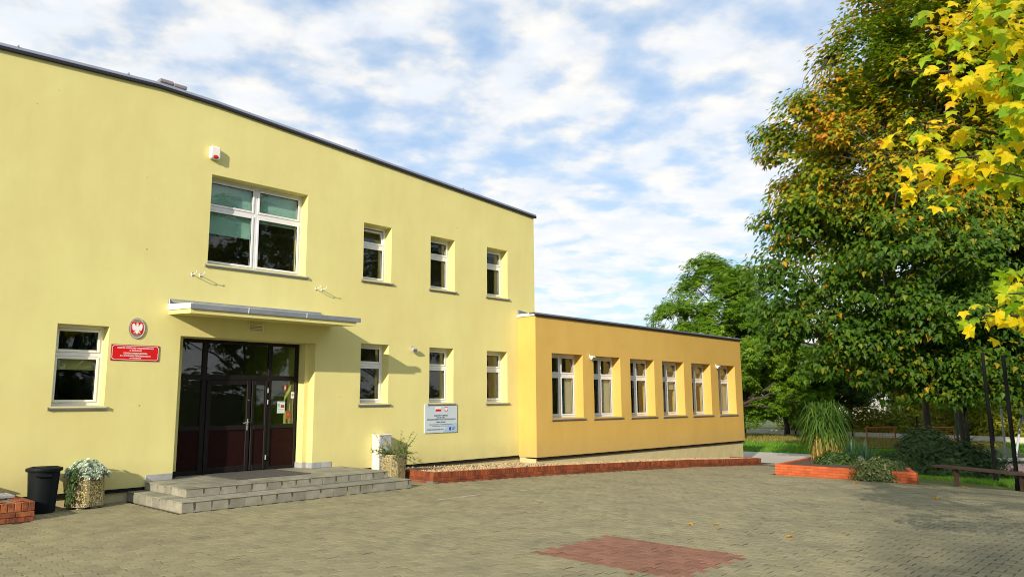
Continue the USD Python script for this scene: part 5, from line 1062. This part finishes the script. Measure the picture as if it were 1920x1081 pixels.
grass([(36.4, 10), (36.2, 40), (50, 34), (50, 12)], 30000, .14, 'grass', 'bright green far lawn beyond the path', 92, .03)
grass([(46, 10), (46, 36), (58.4, 29.5), (55.2, 10)], 20000, .22, 'dry_grass', 'straw coloured rough grass before the far fence', 93, .04)
grass([(39, 5.5), (43, 6.8), (56, 11), (53, -4)], 14000, .18, 'grass', 'far lawn behind the swing frame', 94, .03)

# ---- fallen leaves on the yard
o_, f_ = shape_leaf('maple')
FL = [(1608, 'yellow fallen leaf on the paving before the variegated shrub', 19.86, 6.98, .16, 1.0), (1744, 'yellow fallen leaf on the paving right of the flower bed corner', 17.2, 4.55, .15, 2.2), (1518, 'reddish fallen leaf alone on the grey paving', 9.9, 4.35, .10, .4), (1358, 'small yellow fallen leaf just beyond the red square', 9.9, 5.9, .09, 3.0), (1790, 'yellow fallen leaf under the bench leg', 20.9, 4.9, .15, 4.0), (1165, 'pale fallen leaf at the near edge of the red square', 6.72, 4.72, .08, 5.0), (1405, 'pale dry leaf on the paving right of the red square', 10.1, 5.55, .09, 5.7)]
for _, lab, x, y, s, az in FL:
    V = o_ * [s, s, s * 1.2]; c_, s_ = math.cos(az), math.sin(az); V = np.c_[V[:, 0] * c_ - V[:, 1] * s_ + x, V[:, 0] * s_ + V[:, 1] * c_ + y, V[:, 2] + float(g(x)) + .022]
    solo('fallen_leaf', (V, f_), 'fallen', lab, 'leaf', 'fallen leaves on the paving')
q = np.random.default_rng(96); n = 260; P = np.c_[q.uniform(3, 20.5, n), q.uniform(1.5, 12.5, n)]; P = np.c_[P, g(P[:, 0]) + .004]
solo('litter', leaves(P, np.array([0, 0, 1.0]) + .3 * rand_dir(q, n), rand_dir(q, n), q.uniform(.012, .035, n), 'oval'), 'gravel', 'tiny bits of dry leaf litter scattered over the paved yard', 'litter', kind='stuff')

# ---- yellow maple whose branches reach into the picture from the right
YM = thing('yellow_maple', 'maple branches with bright yellow and lime leaves reaching in at upper right', 'tree', loc=(8.6, -1.7, 0))
tr_ = MB(); tr_.tube([(8.6, -1.7, -.1), (8.55, -1.65, 1.2), (8.6, -1.6, 2.6), (8.5, -1.5, 4.2), (8.4, -1.5, 6.5)], [.21, .16, .14, .11, .05], 12, cap=False); part('trunk', tr_, 'bark', YM, smooth=True)
q = np.random.default_rng(101); br = MB(); LP, LN, LT = [], [], []
ENDS = [((6.46, 1.85, 3.80), 3.1, 22), ((6.6, 1.76, 3.50), 2.9, 22), ((6.8, 1.77, 4.60), 3.7, 24), ((6.46, 1.29, 2.40), 2.3, 16), ((6.6, 1.08, 2.68), 2.4, 18), ((6.45, 1.62, 3.62), 3.0, 26), ((6.35, 1.55, 3.95), 3.3, 34), ((6.15, 1.3, 3.55), 3.0, 24), ((6.5, 1.35, 4.45), 3.6, 40), ((6.05, 1.05, 4.1), 3.4, 40), ((6.0, .9, 4.45), 3.7, 34), ((6.9, 1.45, 5.0), 4.0, 40), ((6.6, 1.2, 4.85), 3.9, 36), ((6.2, .95, 4.8), 4.0, 34), ((5.95, .8, 3.75), 3.1, 30), ((6.0, 1.0, 3.35), 2.9, 22), ((6.05, 1.03, 2.50), 2.3, 22), ((6.12, .95, 2.42), 2.2, 16), ((7.2, .2, 4.6), 3.8, 40), ((7.2, -.6, 3.6), 3.0, 40), ((7.0, .3, 5.3), 4.2, 40), ((9.8, -2.8, 4.8), 4.0, 50), ((9.4, -.4, 5.2), 4.0, 50), ((8.0, -3.0, 4.2), 3.4, 50)]
for (e, zt, nl) in ENDS:
    e = np.array(e); s0 = np.array([8.53, -1.55, zt]); P = limb(br, s0, e, .032, .005, q, sag=.03, k=9, n=6)
    nl = int(nl * 3.6); kn = q.random(6) ** 1.2
    for k in range(nl):
        s = min(1, max(0, 1 - .40 * kn[q.integers(6)] + q.normal() * .012)); j = s * 8; b = P[int(min(j, 7))] + (P[int(min(j, 7)) + 1] - P[int(min(j, 7))]) * (j - int(min(j, 7)))
        o = b + q.normal(size=3) * [.10, .10, .075] + [0, 0, -.05]; 
        if k % 4 == 0: br.tube([b, (b + o) / 2 + [0, 0, .015], o], [.004, .003, .0018], 4, cap=False)
        LP.append(o); LN.append(np.array([-.75, -.4, .75]) + .5 * q.normal(size=3)); LT.append(np.array([-.5, .25, -.75]) + .5 * q.normal(size=3))
part('branches', br, 'twig', YM)
LP, LN, LT = map(np.array, (LP, LN, LT)); LS = q.uniform(.065, .14, len(LP))
dd = LP - EYE; zz_ = dd @ FW; infr = (np.abs(dd @ RT / zz_ * 1402.75) < 980) & (np.abs(dd @ UP / zz_ * 1402.75) < 560); order = np.argsort(np.where(infr, zz_, 1e9))
for k in order[:285]: part('leaf', leaves(LP[k:k + 1], LN[k:k + 1], LT[k:k + 1], LS[k:k + 1], 'maple'), 'yellow_maple', YM)
k = order[285:]; part('leaves', leaves(LP[k], LN[k], LT[k], LS[k], 'maple'), 'yellow_maple', YM, kind='stuff')

# ---- trees behind the camera: they shade the near yard and are mirrored in the panes
OFF = [('very tall thin poplar far west of the yard, the nearer to the street', (-49.7, -23.7), 26.0, 3.4, 204), ('very tall thin poplar far west of the yard, the farther from the school', (-48.2, -27.4), 26.0, 4.0, 205),
       ('tall tree across the yard facing the left window', (4, -19), 8.5, 5.6, 210), ('tall tree across the yard facing the entrance doors', (14, -18), 9.5, 6.2, 206), ('tall tree across the yard facing the notice board', (25, -17), 10, 6.4, 207), ('tall tree across the yard facing the small windows', (37, -18), 9.5, 6.4, 208), ('tall tree across the yard facing the wing', (50, -17), 9, 6.4, 209)]
for lab, (x, y), z, r, sd in OFF:
    q = np.random.default_rng(sd); lob = [[x, y, z, r]] + [[x + q.normal() * r * .55, y + q.normal() * r * .55, z + q.uniform(-.5, .7) * r, r * .55] for _ in range(5)]
    tree('shade_tree', lab, 'tree', (x, y, float(g(x)) - .05), z + r * .9, lob if x > 0 else [[x, y, 22, r * .95], [x + .3, y, 26, r], [x, y + .2, 30, r * .8], [x, y, 18.5, r * .8]], 150 if x > 0 else 130, 36 if x > 0 else 11, .6, 'dark_tree', 'spray', .25, sd, 'trees around the yard', clump_r=(.7, 1.2), limbs=22)

for k in range(9):
    x = -4 + k * 8.0
    shrub('far_side_hedge', 'dark clipped hedge %s across the yard' % ['facing the left end of the school', 'facing the lower left window', 'facing the entrance', 'facing the notice board', 'facing the corner of the wing', 'facing the first wing windows', 'facing the last wing windows', 'facing the path', 'facing the far fence'][k], (x, -13.5), 5.0, 1.3, 4.2, 2600, .6, 'dark_tree', 'spray', 300 + k, 'hedge across the yard', z0=float(g(x)) - .1, stems=3, cat='hedge')

# worn traces of white line paint on the pavers
wl = MB()
for a, b in ((9.3, 9.75), (9.82, 10.35), (11.5, 11.95), (13.1, 13.3)):
    wl.add([(a, 10.70, .004 + float(g(a))), (b, 10.70, .004 + float(g(b))), (b, 10.76, .004 + float(g(b))), (a, 10.76, .004 + float(g(a)))], [(0, 1, 2, 3)])
solo('painted_line', wl, 'far_pave', 'worn dashes of white line paint on the pavers before the steps', 'line marking', kind='stuff')
